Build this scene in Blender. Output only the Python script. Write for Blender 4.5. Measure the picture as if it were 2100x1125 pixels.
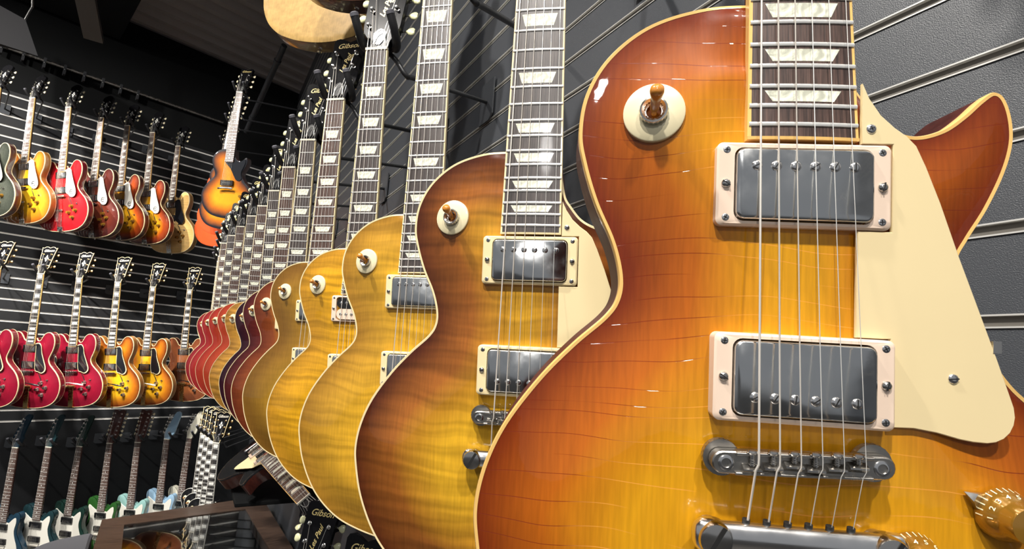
import bpy, math, random
import numpy as np
from mathutils import Vector, Matrix, Euler
from mathutils.geometry import delaunay_2d_cdt

random.seed(7)
for o in list(bpy.data.objects): bpy.data.objects.remove(o)
scene = bpy.context.scene
COL = scene.collection

# ------------------------------------------------------------------ camera
cam_d = bpy.data.cameras.new('camera'); cam = bpy.data.objects.new('camera', cam_d); COL.objects.link(cam)
cam_d.sensor_fit = 'HORIZONTAL'; cam_d.sensor_width = 36.0; cam_d.lens = 36.0 * 1050 / 2100
cam_d.clip_start = 0.01; cam_d.clip_end = 50
cam.location = (0, 0, 1.55); cam.rotation_euler = (1.74011085, -0.06360368, -0.55175406)
scene.camera = cam

# ------------------------------------------------------------------ world, lamps, exposure
wd = bpy.data.worlds.new('room_light'); scene.world = wd; wd.use_nodes = True
wd.node_tree.nodes['Background'].inputs[0].default_value = (0.92, 0.95, 1.0, 1)
wd.node_tree.nodes['Background'].inputs[1].default_value = 0.27
vs = scene.view_settings
vs.view_transform = 'Standard'; vs.look = 'None'; vs.exposure = 0.0; vs.gamma = 1.0; vs.use_curve_mapping = False

def lamp(name, loc, target, size, power, color=(1, .95, .88), spread=180):
    l = bpy.data.lights.new(name, 'AREA'); l.shape = 'DISK'; l.size = size; l.energy = power; l.color = color
    l.spread = math.radians(spread)
    o = bpy.data.objects.new(name, l); COL.objects.link(o); o.location = loc
    o.rotation_euler = (Vector(target) - Vector(loc)).to_track_quat('-Z', 'Y').to_euler()
    return o
LAMPS = [  # ceiling track spots down the aisle
    ((-1.10, -0.75, 3.7), (0.3, 0.35, 1.4), .10, 15, 80),
    ((-0.35, -1.30, 3.7), (0.3, 0.30, 1.2), .10, 8, 80),
    ((-1.25, 0.45, 3.8), (0.25, 1.1, 1.4), .10, 17, 80),
    ((-1.30, 1.70, 3.8), (0.2, 2.3, 1.4), .10, 18, 80),
    ((-1.10, 2.70, 3.8), (0.2, 3.9, 1.5), .10, 15, 80),
    ((-3.0, 3.5, 3.75), (-0.8, 4.7, 2.3), .10, 30, 75),
    ((-2.3, 2.60, 3.75), (-0.4, 4.8, 1.7), .10, 30, 75),
    ((-1.5, 2.60, 3.7), (-0.4, 4.8, 0.4), .10, 18, 60),
]
for i, (a, b, s, p, sp) in enumerate(LAMPS): lamp('track_spotlight', a, b, s, p, spread=sp)
lamp('room_light', (-2.4, -2.6, 3.2), (0.2, 0.9, 1.3), .4, 26, (1, .97, .93))

# ------------------------------------------------------------------ materials
def nt(name):
    m = bpy.data.materials.new(name); m.use_nodes = True
    n = m.node_tree.nodes; return m, n, m.node_tree.links, n['Principled BSDF']
def simple(name, col, rough=.4, metal=0., coat=0., bump=0., bscale=200., spec=.5, var=0.):
    m, n, l, p = nt(name)
    p.inputs['Base Color'].default_value = (*col, 1); p.inputs['Roughness'].default_value = rough
    p.inputs['Metallic'].default_value = metal; p.inputs['Coat Weight'].default_value = coat
    p.inputs['Coat Roughness'].default_value = .06; p.inputs['Specular IOR Level'].default_value = spec
    tc = n.new('ShaderNodeTexCoord')
    if bump or var:
        t = n.new('ShaderNodeTexNoise'); t.inputs['Scale'].default_value = bscale; t.inputs['Detail'].default_value = 4
        l.new(tc.outputs['Object'], t.inputs['Vector'])
    if bump:
        b = n.new('ShaderNodeBump'); b.inputs['Strength'].default_value = bump; b.inputs['Distance'].default_value = .002
        l.new(t.outputs['Fac'], b.inputs['Height']); l.new(b.outputs['Normal'], p.inputs['Normal'])
    if var:
        mx = n.new('ShaderNodeMixRGB'); mx.inputs[1].default_value = (*[c * (1 - var) for c in col], 1)
        mx.inputs[2].default_value = (*[min(1, c * (1 + var)) for c in col], 1)
        l.new(t.outputs['Fac'], mx.inputs[0]); l.new(mx.outputs[0], p.inputs['Base Color'])
    return m
def maple(name, ramp, flame=0., checks=0., fscale=34., wear=0., seed=0., stripe=None):
    """glossy finish whose colour runs from the rim of the top to its middle, over flamed maple"""
    m, n, l, p = nt(name)
    p.inputs['Roughness'].default_value = .34; p.inputs['Coat Weight'].default_value = 1.; p.inputs['Coat Roughness'].default_value = .035
    p.inputs['Coat IOR'].default_value = 1.45; p.inputs['Specular IOR Level'].default_value = .08
    tc = n.new('ShaderNodeTexCoord'); at = n.new('ShaderNodeAttribute'); at.attribute_name = 'edge'
    off = n.new('ShaderNodeVectorMath'); off.operation = 'ADD'; off.inputs[1].default_value = (seed * .37, seed * .21, 0)
    l.new(tc.outputs['Object'], off.inputs[0])
    ns = n.new('ShaderNodeTexNoise'); ns.inputs['Scale'].default_value = 14; ns.inputs['Detail'].default_value = 3
    l.new(off.outputs[0], ns.inputs['Vector'])
    ad = n.new('ShaderNodeMath'); ad.operation = 'MULTIPLY_ADD'; ad.inputs[1].default_value = .14; 
    l.new(ns.outputs['Fac'], ad.inputs[0]); l.new(at.outputs['Fac'], ad.inputs[2])
    sb = n.new('ShaderNodeMath'); sb.operation = 'SUBTRACT'; sb.inputs[1].default_value = .07; l.new(ad.outputs[0], sb.inputs[0])
    r = n.new('ShaderNodeValToRGB'); el = r.color_ramp.elements
    r.color_ramp.interpolation = 'EASE' if len(ramp) == 2 else 'LINEAR'
    for i, (ps, c) in enumerate(ramp):
        e = el[i] if i < 2 else el.new(ps)
        e.position = ps; e.color = (*c, 1)
    l.new(sb.outputs[0], r.inputs[0]); cur = r.outputs[0]
    def mul(cur, facsock, lo, hi, a0=0., a1=1.):
        mr = n.new('ShaderNodeMapRange'); mr.inputs[1].default_value = a0; mr.inputs[2].default_value = a1
        mr.inputs[3].default_value = lo; mr.inputs[4].default_value = hi; l.new(facsock, mr.inputs[0])
        mx = n.new('ShaderNodeVectorMath'); mx.operation = 'SCALE'; l.new(cur, mx.inputs[0]); l.new(mr.outputs[0], mx.inputs['Scale'])
        return mx.outputs[0]
    if flame:
        mp = n.new('ShaderNodeMapping'); mp.inputs['Scale'].default_value = (7, fscale * 3.1, 7); mp.inputs['Rotation'].default_value = (0, 0, math.radians(5))
        wn = n.new('ShaderNodeTexNoise'); wn.inputs['Scale'].default_value = 11; wn.inputs['Detail'].default_value = 2; l.new(off.outputs[0], wn.inputs['Vector'])
        wa = n.new('ShaderNodeVectorMath'); wa.operation = 'MULTIPLY_ADD'; wa.inputs[1].default_value = (0, .030, 0); l.new(wn.outputs['Color'], wa.inputs[0]); l.new(off.outputs[0], wa.inputs[2])
        l.new(wa.outputs[0], mp.inputs['Vector'])
        w = n.new('ShaderNodeTexNoise'); w.inputs['Scale'].default_value = 1.; w.inputs['Detail'].default_value = 1.5; w.inputs['Roughness'].default_value = .45
        l.new(mp.outputs[0], w.inputs['Vector'])
        cur = mul(cur, w.outputs['Fac'], 1 - flame * 1.1, 1 + flame * .7, .34, .62)
    gm = n.new('ShaderNodeMapping'); gm.inputs['Scale'].default_value = (520, 36, 20); l.new(off.outputs[0], gm.inputs['Vector'])
    gn = n.new('ShaderNodeTexNoise'); gn.inputs['Scale'].default_value = 1; gn.inputs['Detail'].default_value = 4; l.new(gm.outputs[0], gn.inputs['Vector'])
    cur = mul(cur, gn.outputs['Fac'], .88, 1.1, .3, .7)
    if stripe:
        sp = n.new('ShaderNodeTexNoise'); sp.inputs['Scale'].default_value = stripe; l.new(off.outputs[0], sp.inputs['Vector'])
        cur = mul(cur, sp.outputs['Fac'], .85, 1.12, .3, .7)
    hs = None
    if checks:
        # crazed lacquer: long thin cracks running across the grain
        dn = n.new('ShaderNodeTexNoise'); dn.inputs['Scale'].default_value = 7; dn.inputs['Detail'].default_value = 1.5; l.new(off.outputs[0], dn.inputs['Vector'])
        sx = n.new('ShaderNodeSeparateXYZ'); l.new(off.outputs[0], sx.inputs[0])
        dm = n.new('ShaderNodeMath'); dm.operation = 'MULTIPLY_ADD'; dm.inputs[1].default_value = .045; l.new(dn.outputs['Fac'], dm.inputs[0]); l.new(sx.outputs['Y'], dm.inputs[2])
        sc = n.new('ShaderNodeMath'); sc.operation = 'MULTIPLY'; sc.inputs[1].default_value = 88.; l.new(dm.outputs[0], sc.inputs[0])
        v = n.new('ShaderNodeTexVoronoi'); v.feature = 'DISTANCE_TO_EDGE'; v.voronoi_dimensions = '1D'; v.inputs['Scale'].default_value = 1.; v.inputs['Randomness'].default_value = 1.
        l.new(sc.outputs[0], v.inputs['W'])
        mr = n.new('ShaderNodeMapRange'); mr.inputs[1].default_value = .006; mr.inputs[2].default_value = .026; mr.inputs[3].default_value = 1.; mr.inputs[4].default_value = 0.
        l.new(v.outputs['Distance'], mr.inputs[0])
        msk = n.new('ShaderNodeTexNoise'); msk.inputs['Scale'].default_value = 1; mk = n.new('ShaderNodeMapping'); mk.inputs['Scale'].default_value = (9, 60, 1); l.new(off.outputs[0], mk.inputs['Vector']); l.new(mk.outputs[0], msk.inputs['Vector'])
        ms = n.new('ShaderNodeMapRange'); ms.inputs[1].default_value = .38; ms.inputs[2].default_value = .46; l.new(msk.outputs['Fac'], ms.inputs[0])
        m2 = n.new('ShaderNodeMath'); m2.operation = 'MULTIPLY'; l.new(mr.outputs[0], m2.inputs[0]); l.new(ms.outputs[0], m2.inputs[1])
        cl = n.new('ShaderNodeMixRGB'); cl.inputs[1].default_value = (.16, .02, .006, 1); cl.inputs[2].default_value = (.85, .36, .06, 1)
        rr = n.new('ShaderNodeMapRange'); rr.inputs[1].default_value = .3; rr.inputs[2].default_value = .42; l.new(at.outputs['Fac'], rr.inputs[0])
        l.new(rr.outputs[0], cl.inputs[0])
        mx = n.new('ShaderNodeMixRGB'); l.new(cur, mx.inputs[1]); l.new(cl.outputs[0], mx.inputs[2])
        m3 = n.new('ShaderNodeMath'); m3.operation = 'MULTIPLY'; m3.inputs[1].default_value = checks; l.new(m2.outputs[0], m3.inputs[0])
        l.new(m3.outputs[0], mx.inputs[0]); cur = mx.outputs[0]; hs = m2.outputs[0]
    l.new(cur, p.inputs['Base Color'])
    rp = n.new('ShaderNodeTexNoise'); rp.inputs['Scale'].default_value = 30; rp.inputs['Detail'].default_value = 3; l.new(off.outputs[0], rp.inputs['Vector'])
    b = n.new('ShaderNodeBump'); b.inputs['Strength'].default_value = .18; b.inputs['Distance'].default_value = .0010
    l.new(rp.outputs['Fac'], b.inputs['Height'])
    if hs is not None:
        b2 = n.new('ShaderNodeBump'); b2.invert = True; b2.inputs['Strength'].default_value = .2; b2.inputs['Distance'].default_value = .0004
        l.new(hs, b2.inputs['Height']); l.new(b.outputs[0], b2.inputs['Normal']); b = b2
    l.new(b.outputs['Normal'], p.inputs['Coat Normal'])
    return m
def wood(name, c1, c2, scale=(300, 18, 18), rough=.35, coat=.6, spec=.5):
    m, n, l, p = nt(name); p.inputs['Specular IOR Level'].default_value = spec; p.inputs['Roughness'].default_value = rough; p.inputs['Coat Weight'].default_value = coat; p.inputs['Coat Roughness'].default_value = .08
    tc = n.new('ShaderNodeTexCoord'); mp = n.new('ShaderNodeMapping'); mp.inputs['Scale'].default_value = scale; l.new(tc.outputs['Object'], mp.inputs['Vector'])
    t = n.new('ShaderNodeTexNoise'); t.inputs['Scale'].default_value = 1; t.inputs['Detail'].default_value = 5; t.inputs['Roughness'].default_value = .6; l.new(mp.outputs[0], t.inputs['Vector'])
    r = n.new('ShaderNodeValToRGB'); r.color_ramp.elements[0].position = .35; r.color_ramp.elements[1].position = .65
    r.color_ramp.elements[0].color = (*c1, 1); r.color_ramp.elements[1].color = (*c2, 1); l.new(t.outputs['Fac'], r.inputs[0]); l.new(r.outputs[0], p.inputs['Base Color'])
    b = n.new('ShaderNodeBump'); b.inputs['Strength'].default_value = .25; b.inputs['Distance'].default_value = .0005; l.new(t.outputs['Fac'], b.inputs['Height']); l.new(b.outputs[0], p.inputs['Normal'])
    return m
def pearl(name, base=(.62, .62, .52)):
    m, n, l, p = nt(name); p.inputs['Roughness'].default_value = .22; p.inputs['Coat Weight'].default_value = .5
    tc = n.new('ShaderNodeTexCoord'); t = n.new('ShaderNodeTexNoise'); t.inputs['Scale'].default_value = 90; t.inputs['Detail'].default_value = 2; t.inputs['Distortion'].default_value = 3.
    l.new(tc.outputs['Object'], t.inputs['Vector']); r = n.new('ShaderNodeValToRGB')
    r.color_ramp.elements[0].position = .38; r.color_ramp.elements[1].position = .62
    r.color_ramp.elements[0].color = (*[c * .72 for c in base], 1); r.color_ramp.elements[1].color = (*[min(1, c * 1.3) for c in base], 1)
    l.new(t.outputs['Fac'], r.inputs[0]); l.new(r.outputs[0], p.inputs['Base Color']); return m
def metal(name, col, rough, smudge=.15, scale=60):
    m, n, l, p = nt(name); p.inputs['Metallic'].default_value = 1.; p.inputs['Base Color'].default_value = (*col, 1)
    tc = n.new('ShaderNodeTexCoord'); t = n.new('ShaderNodeTexNoise'); t.inputs['Scale'].default_value = scale; t.inputs['Detail'].default_value = 6; l.new(tc.outputs['Object'], t.inputs['Vector'])
    mr = n.new('ShaderNodeMapRange'); mr.inputs[1].default_value = .35; mr.inputs[2].default_value = .7; mr.inputs[3].default_value = rough; mr.inputs[4].default_value = rough + smudge
    l.new(t.outputs['Fac'], mr.inputs[0]); l.new(mr.outputs[0], p.inputs['Roughness']); return m

M = {}
M['back'] = wood('mahogany_back', (.055, .012, .010), (.10, .022, .016), (200, 14, 200), .55, .03, .1)
M['backdark'] = wood('mahogany_dark', (.04, .010, .008), (.08, .02, .012), (200, 14, 200))
M['binding'] = simple('aged_binding', (.80, .50, .16), .3, coat=.5, var=.12, bscale=40)
M['binding2'] = simple('pale_binding', (.80, .66, .38), .35, coat=.3)
M['board'] = wood('rosewood', (.030, .017, .014), (.115, .066, .052), (900, 30, 100), .42, .15)
M['boarddark'] = wood('dark_rosewood', (.030, .024, .024), (.085, .068, .062), (900, 30, 100), .38, .2)
M['ebony'] = simple('ebony', (.012, .011, .011), .35, coat=.2)
M['fret'] = simple('fret_wire', (.88, .87, .84), .25, metal=.55)
M['pearl'] = pearl('pearloid_inlay', (.72, .73, .60))
M['block'] = pearl('pearl_block', (.70, .70, .66))
M['nut'] = simple('bone_nut', (.75, .70, .58), .35)
M['headface'] = simple('black_lacquer', (.006, .006, .007), .22, coat=.12, spec=.05)
M['gold_logo'] = simple('gold_logo', (.75, .60, .25), .3, metal=.3)
M['pearl_logo'] = simple('pearl_logo', (.85, .80, .68), .25)
M['nickel'] = metal('worn_nickel', (.62, .60, .57), .10, .28)
M['cover'] = metal('pickup_cover', (.66, .67, .67), .10, .22, 45)
M['bridge'] = metal('dull_nickel', (.42, .40, .37), .24, .25)
M['gold'] = metal('gold_plate', (.85, .55, .22), .2, .15)
M['chrome'] = metal('chrome', (.86, .85, .84), .14, .12)
M['string'] = simple('string_steel', (.85, .84, .80), .25, metal=.6)
M['wound'] = simple('string_wound', (.82, .77, .70), .3, metal=.5)
M['cream'] = simple('cream_plastic', (.80, .63, .50), .3, coat=.35, var=.04, bscale=60)
M['creamyellow'] = simple('cream_pickguard', (.80, .66, .38), .34, coat=.25, var=.03, bscale=30)
M['chip'] = simple('cream_washer', (.74, .66, .43), .35, coat=.2)
M['amber'] = simple('amber_tip', (.62, .24, .035), .2, coat=1.)
M['button'] = simple('aged_tuner_button', (.66, .66, .40), .25, coat=.5)
M['buttonw'] = simple('cream_tuner_button', (.74, .66, .45), .3, coat=.5)
M['black'] = simple('black_plastic', (.012, .012, .013), .25, coat=.3)
M['slot'] = simple('screw_slot', (.01, .01, .01), .6)
M['knobgold'] = simple('gold_top_knob', (.34, .17, .02), .12, metal=.5, coat=1.)
M['numeral'] = simple('cream_numeral', (.85, .78, .50), .4)
M['white'] = simple('white_plastic', (.80, .78, .70), .3, coat=.3)
M['rubber'] = simple('black_rubber', (.014, .014, .016), .5)
M['rubbertip'] = simple('worn_grey_rubber', (.12, .12, .14), .5)
M['plate'] = simple('grey_black_steel', (.055, .060, .068), .35, coat=.2)
M['steelblack'] = simple('black_steel', (.022, .023, .026), .4, coat=.2)
M['pglass'] = simple('black_pickguard', (.010, .011, .014), .08, coat=1.)
# finishes
def burst(name, e, m_, c, **k):
    ps = k.pop('ps', (0., .28, .62)); return maple(name, list(zip(ps, (e, m_, c))), **k)
F = {}
F[1] = burst('cherry_burst', (.160, .022, .005), (.40, .10, .007), (.64, .30, .010), ps=(.02, .25, .50), checks=.85)
F[2] = burst('iced_tea_burst', (.060, .012, .005), (.26, .085, .014), (.60, .33, .020), ps=(0., .26, .58), flame=.24, seed=2, fscale=34)
F[3] = burst('lemon_burst', (.30, .145, .018), (.46, .245, .022), (.68, .375, .024), flame=.17, seed=3, fscale=38)
F[4] = burst('amber_flame', (.40, .19, .016), (.52, .26, .012), (.66, .34, .010), flame=.22, seed=4, fscale=40)
F[5] = burst('olive_gold', (.17, .080, .012), (.26, .135, .016), (.56, .31, .026), ps=(.1, .35, .7), flame=.05, seed=5)
F[6] = burst('tobacco_burst', (.12, .022, .009), (.22, .050, .012), (.52, .22, .02), flame=.10, seed=6)
F[7] = burst('dark_cherry_burst', (.05, .008, .010), (.12, .016, .012), (.36, .10, .015), flame=.10, seed=7)
F[8] = burst('deep_plum_burst', (.018, .005, .012), (.05, .008, .014), (.20, .035, .014), flame=.05, seed=8)
F[9] = burst('honey_flame', (.34, .16, .030), (.46, .23, .036), (.56, .31, .042), flame=.32, seed=9, fscale=26)
F[10] = burst('washed_red', (.36, .040, .018), (.42, .055, .02), (.50, .09, .03), seed=10)
F[11] = burst('cherry_red', (.34, .028, .020), (.40, .045, .02), (.45, .07, .02), seed=11)
F[12] = burst('wine_red', (.26, .018, .022), (.32, .028, .022), (.38, .05, .02), seed=12)
F[13] = burst('dark_wine_red', (.16, .012, .018), (.26, .020, .022), (.32, .035, .02), seed=13)
F['yburst'] = burst('yellow_burst', (.30, .07, .008), (.58, .23, .015), (.74, .42, .018), ps=(.03, .26, .62))
F['red'] = burst('bright_cherry', (.22, .006, .010), (.36, .009, .014), (.46, .014, .016))
F['walnut'] = burst('dark_walnut', (.05, .010, .010), (.10, .018, .012), (.14, .03, .015))
F['sunburst'] = burst('red_sunburst', (.06, .008, .006), (.36, .055, .008), (.72, .36, .015), ps=(.03, .28, .62))
F['blonde'] = burst('blonde', (.62, .38, .13), (.72, .46, .17), (.76, .50, .20), flame=.1)
F['olive'] = burst('dark_green_sparkle', (.022, .026, .020), (.045, .050, .038), (.06, .066, .05), stripe=140)
F['cherry'] = burst('crimson', (.16, .005, .018), (.24, .007, .024), (.30, .010, .028))
F['amberburst'] = burst('amber_sunburst', (.10, .016, .006), (.46, .14, .010), (.74, .40, .015), ps=(.03, .24, .60))
F['brown'] = burst('walnut_brown', (.16, .045, .02), (.22, .065, .025), (.28, .09, .03))
F['jr'] = burst('junior_sunburst', (.012, .012, .016), (.34, .09, .008), (.62, .26, .010), ps=(.06, .28, .56))
F['orange'] = burst('orange_red', (.50, .07, .018), (.50, .07, .018), (.54, .08, .02))
F['tv'] = burst('tv_yellow', (.50, .32, .11), (.54, .34, .12), (.56, .36, .13), stripe=60)
F['blackg'] = burst('gloss_black', (.008, .008, .009), (.008, .008, .009), (.008, .008, .009))
F['blue'] = burst('dark_blue', (.012, .035, .060), (.014, .045, .075), (.015, .05, .08))
F['teal'] = burst('dark_teal', (.010, .030, .036), (.012, .036, .042), (.014, .04, .045))
F['dgreen'] = burst('dark_green', (.010, .030, .024), (.012, .036, .028), (.014, .04, .03))
F['green'] = burst('forest_green', (.020, .085, .018), (.030, .11, .022), (.035, .12, .025))
F['seafoam'] = burst('seafoam', (.26, .46, .44), (.30, .52, .48), (.32, .54, .50))
F['ice'] = burst('ice_blue', (.28, .44, .60), (.32, .48, .64), (.34, .50, .66))
F['cream'] = burst('vintage_white', (.68, .66, .54), (.72, .70, .58), (.74, .72, .60))
F['tobacco'] = burst('brown_edge', (.06, .02, .008), (.08, .03, .01), (.10, .04, .01))

# ------------------------------------------------------------------ mesh helpers (millimetres in, metres out)
class MB:
    def __init__(s): s.v = []; s.f = []
    def add(s, vs, fs):
        b = len(s.v); s.v += [tuple(map(float, p)) for p in vs]; s.f += [[b + i for i in f] for f in fs]; return s
    def loft(s, rings, closed=True, caps=True):
        n = len(rings[0]); b = len(s.v)
        for r in rings: s.v += [tuple(map(float, p)) for p in r]
        m = n if closed else n - 1
        for k in range(len(rings) - 1):
            for i in range(m):
                j = (i + 1) % n
                s.f.append([b + k * n + i, b + k * n + j, b + (k + 1) * n + j, b + (k + 1) * n + i])
        if caps and closed:
            s.f.append([b + i for i in range(n)][::-1]); s.f.append([b + (len(rings) - 1) * n + i for i in range(n)])
        return s
    def lathe(s, prof, c=(0, 0, 0), axis=(0, 0, 1), n=24):
        R = Vector((0, 0, 1)).rotation_difference(Vector(axis)).to_matrix(); c = Vector(c); rings = []
        for r, z in prof:
            rings.append([c + R @ Vector((r * math.cos(2 * math.pi * i / n), r * math.sin(2 * math.pi * i / n), z)) for i in range(n)])
        return s.loft(rings)
    def tube(s, pts, r, n=8):
        pts = [Vector(p) for p in pts]; rings = []; up = None
        for i, p in enumerate(pts):
            t = (pts[min(i + 1, len(pts) - 1)] - pts[max(i - 1, 0)]).normalized()
            if up is None: up = t.orthogonal().normalized()
            else: up = (up - t * up.dot(t)).normalized()
            w = t.cross(up); rr = r[i] if isinstance(r, (list, tuple)) else r
            rings.append([p + up * rr * math.cos(2 * math.pi * k / n) + w * rr * math.sin(2 * math.pi * k / n) for k in range(n)])
        return s.loft(rings)
    def box(s, lo, hi, ch=0.):
        x0, y0, z0 = lo; x1, y1, z1 = hi
        def ring(z, i): return [(x0 + i, y0 + i, z), (x1 - i, y0 + i, z), (x1 - i, y1 - i, z), (x0 + i, y1 - i, z)]
        return s.loft([ring(z0, ch), ring(z0 + ch, 0), ring(z1 - ch, 0), ring(z1, ch)] if ch else [ring(z0, 0), ring(z1, 0)])
    def prism(s, out, z0, z1, ch=0.):
        """outline extruded along z, upper edge chamfered"""
        o = [Vector((p[0], p[1])) for p in out]; n = len(o)
        def inset(d):
            r = []
            for i in range(n):
                a = (o[i] - o[i - 1]).normalized(); b = (o[(i + 1) % n] - o[i]).normalized(); t = (a + b)
                t = t.normalized() if t.length > 1e-6 else a
                r.append(o[i] + Vector((-t.y, t.x)) * d)
            return r
        area = sum(o[i - 1].x * o[i].y - o[i].x * o[i - 1].y for i in range(n)); sg = 1 if area > 0 else -1
        rs = [[(p.x, p.y, z0) for p in o]]
        if ch: rs += [[(p.x, p.y, z1 - ch) for p in o], [(p.x, p.y, z1) for p in inset(sg * ch)]]
        else: rs += [[(p.x, p.y, z1) for p in o]]
        if sg < 0: rs = [r[::-1] for r in rs]
        return s.loft(rs)
    def xf(s, fn): s.v = [tuple(fn(Vector(p))) for p in s.v]; return s
    def mesh(s, name, mat=None, smooth=35, scale=.001):
        me = bpy.data.meshes.new(name); me.from_pydata([(a * scale, b * scale, c * scale) for a, b, c in s.v], [], s.f)
        if mat: me.materials.append(mat)
        if smooth:
            me.polygons.foreach_set('use_smooth', [True] * len(me.polygons)); me.set_sharp_from_angle(angle=math.radians(smooth))
        me.update(); return me
def obj(name, me, parent=None, mat=None):
    if isinstance(me, MB): me = me.mesh(name, mat)
    o = bpy.data.objects.new(name, me); COL.objects.link(o)
    if parent: o.parent = parent
    return o
def empty(name, label=None, cat=None, group=None):
    o = bpy.data.objects.new(name, None); COL.objects.link(o); o.empty_display_size = .05
    tag(o, label, cat, group); return o
def tag(o, label=None, cat=None, group=None, kind=None):
    if label: o['label'] = label
    if cat: o['category'] = cat
    if group: o['group'] = group
    if kind: o['kind'] = kind
    return o
def setmat(o, mat):
    if o.data and len(o.material_slots):
        o.material_slots[0].link = 'OBJECT'; o.material_slots[0].material = mat
def base(o): return o.name.split('.')[0]
def copy_tree(o, parent=None, skip=()):
    c = o.copy(); COL.objects.link(c); c.parent = parent
    for ch in list(o.children):
        if base(ch) not in skip: copy_tree(ch, c, skip)
    return c
def walk(o):
    yield o
    for c in o.children: yield from walk(c)
def catmull(P, per=8, closed=True):
    P = [np.array(p, float) for p in P]; n = len(P); out = []
    for i in range(n if closed else n - 1):
        g = (lambda k: P[k % n]) if closed else (lambda k: P[min(max(k, 0), n - 1)])
        p0, p1, p2, p3 = g(i - 1), g(i), g(i + 1), g(i + 2)
        for k in range(per):
            t = k / per
            out.append(.5 * ((2 * p1) + (-p0 + p2) * t + (2 * p0 - 5 * p1 + 4 * p2 - p3) * t * t + (-p0 + 3 * p1 - 3 * p2 + p3) * t ** 3))
    return out
def text_mesh(name, body, size, mat, shear=0., ext=.0):
    c = bpy.data.curves.new(name, 'FONT'); c.body = body; c.size = size; c.shear = shear; c.align_x = 'CENTER'; c.align_y = 'CENTER'
    c.extrude = ext; c.resolution_u = 3; c.offset = size * .012
    t = bpy.data.objects.new(name, c); COL.objects.link(t)
    dg = bpy.context.evaluated_depsgraph_get(); me = bpy.data.meshes.new_from_object(t.evaluated_get(dg))
    bpy.data.objects.remove(t); me.name = name; me.materials.clear(); me.materials.append(mat); return me

# ------------------------------------------------------------------ guitar geometry
S = 628.65                                   # scale length
def fy(n): return S * 2 ** (-n / 12)         # distance bridge -> fret n
def bw(y): return 21.5 + 7.1 * (S - y) / 457.6   # half width of the board
def zb(y): return 17 - (y - 171) * .07       # top of the board
CROWN = 1.3
def crown(x, y): return -CROWN * (x / 28.) ** 2
def smooth(a, b, x):
    t = np.clip((x - a) / (b - a), 0, 1); return t * t * (3 - 2 * t)

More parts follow.
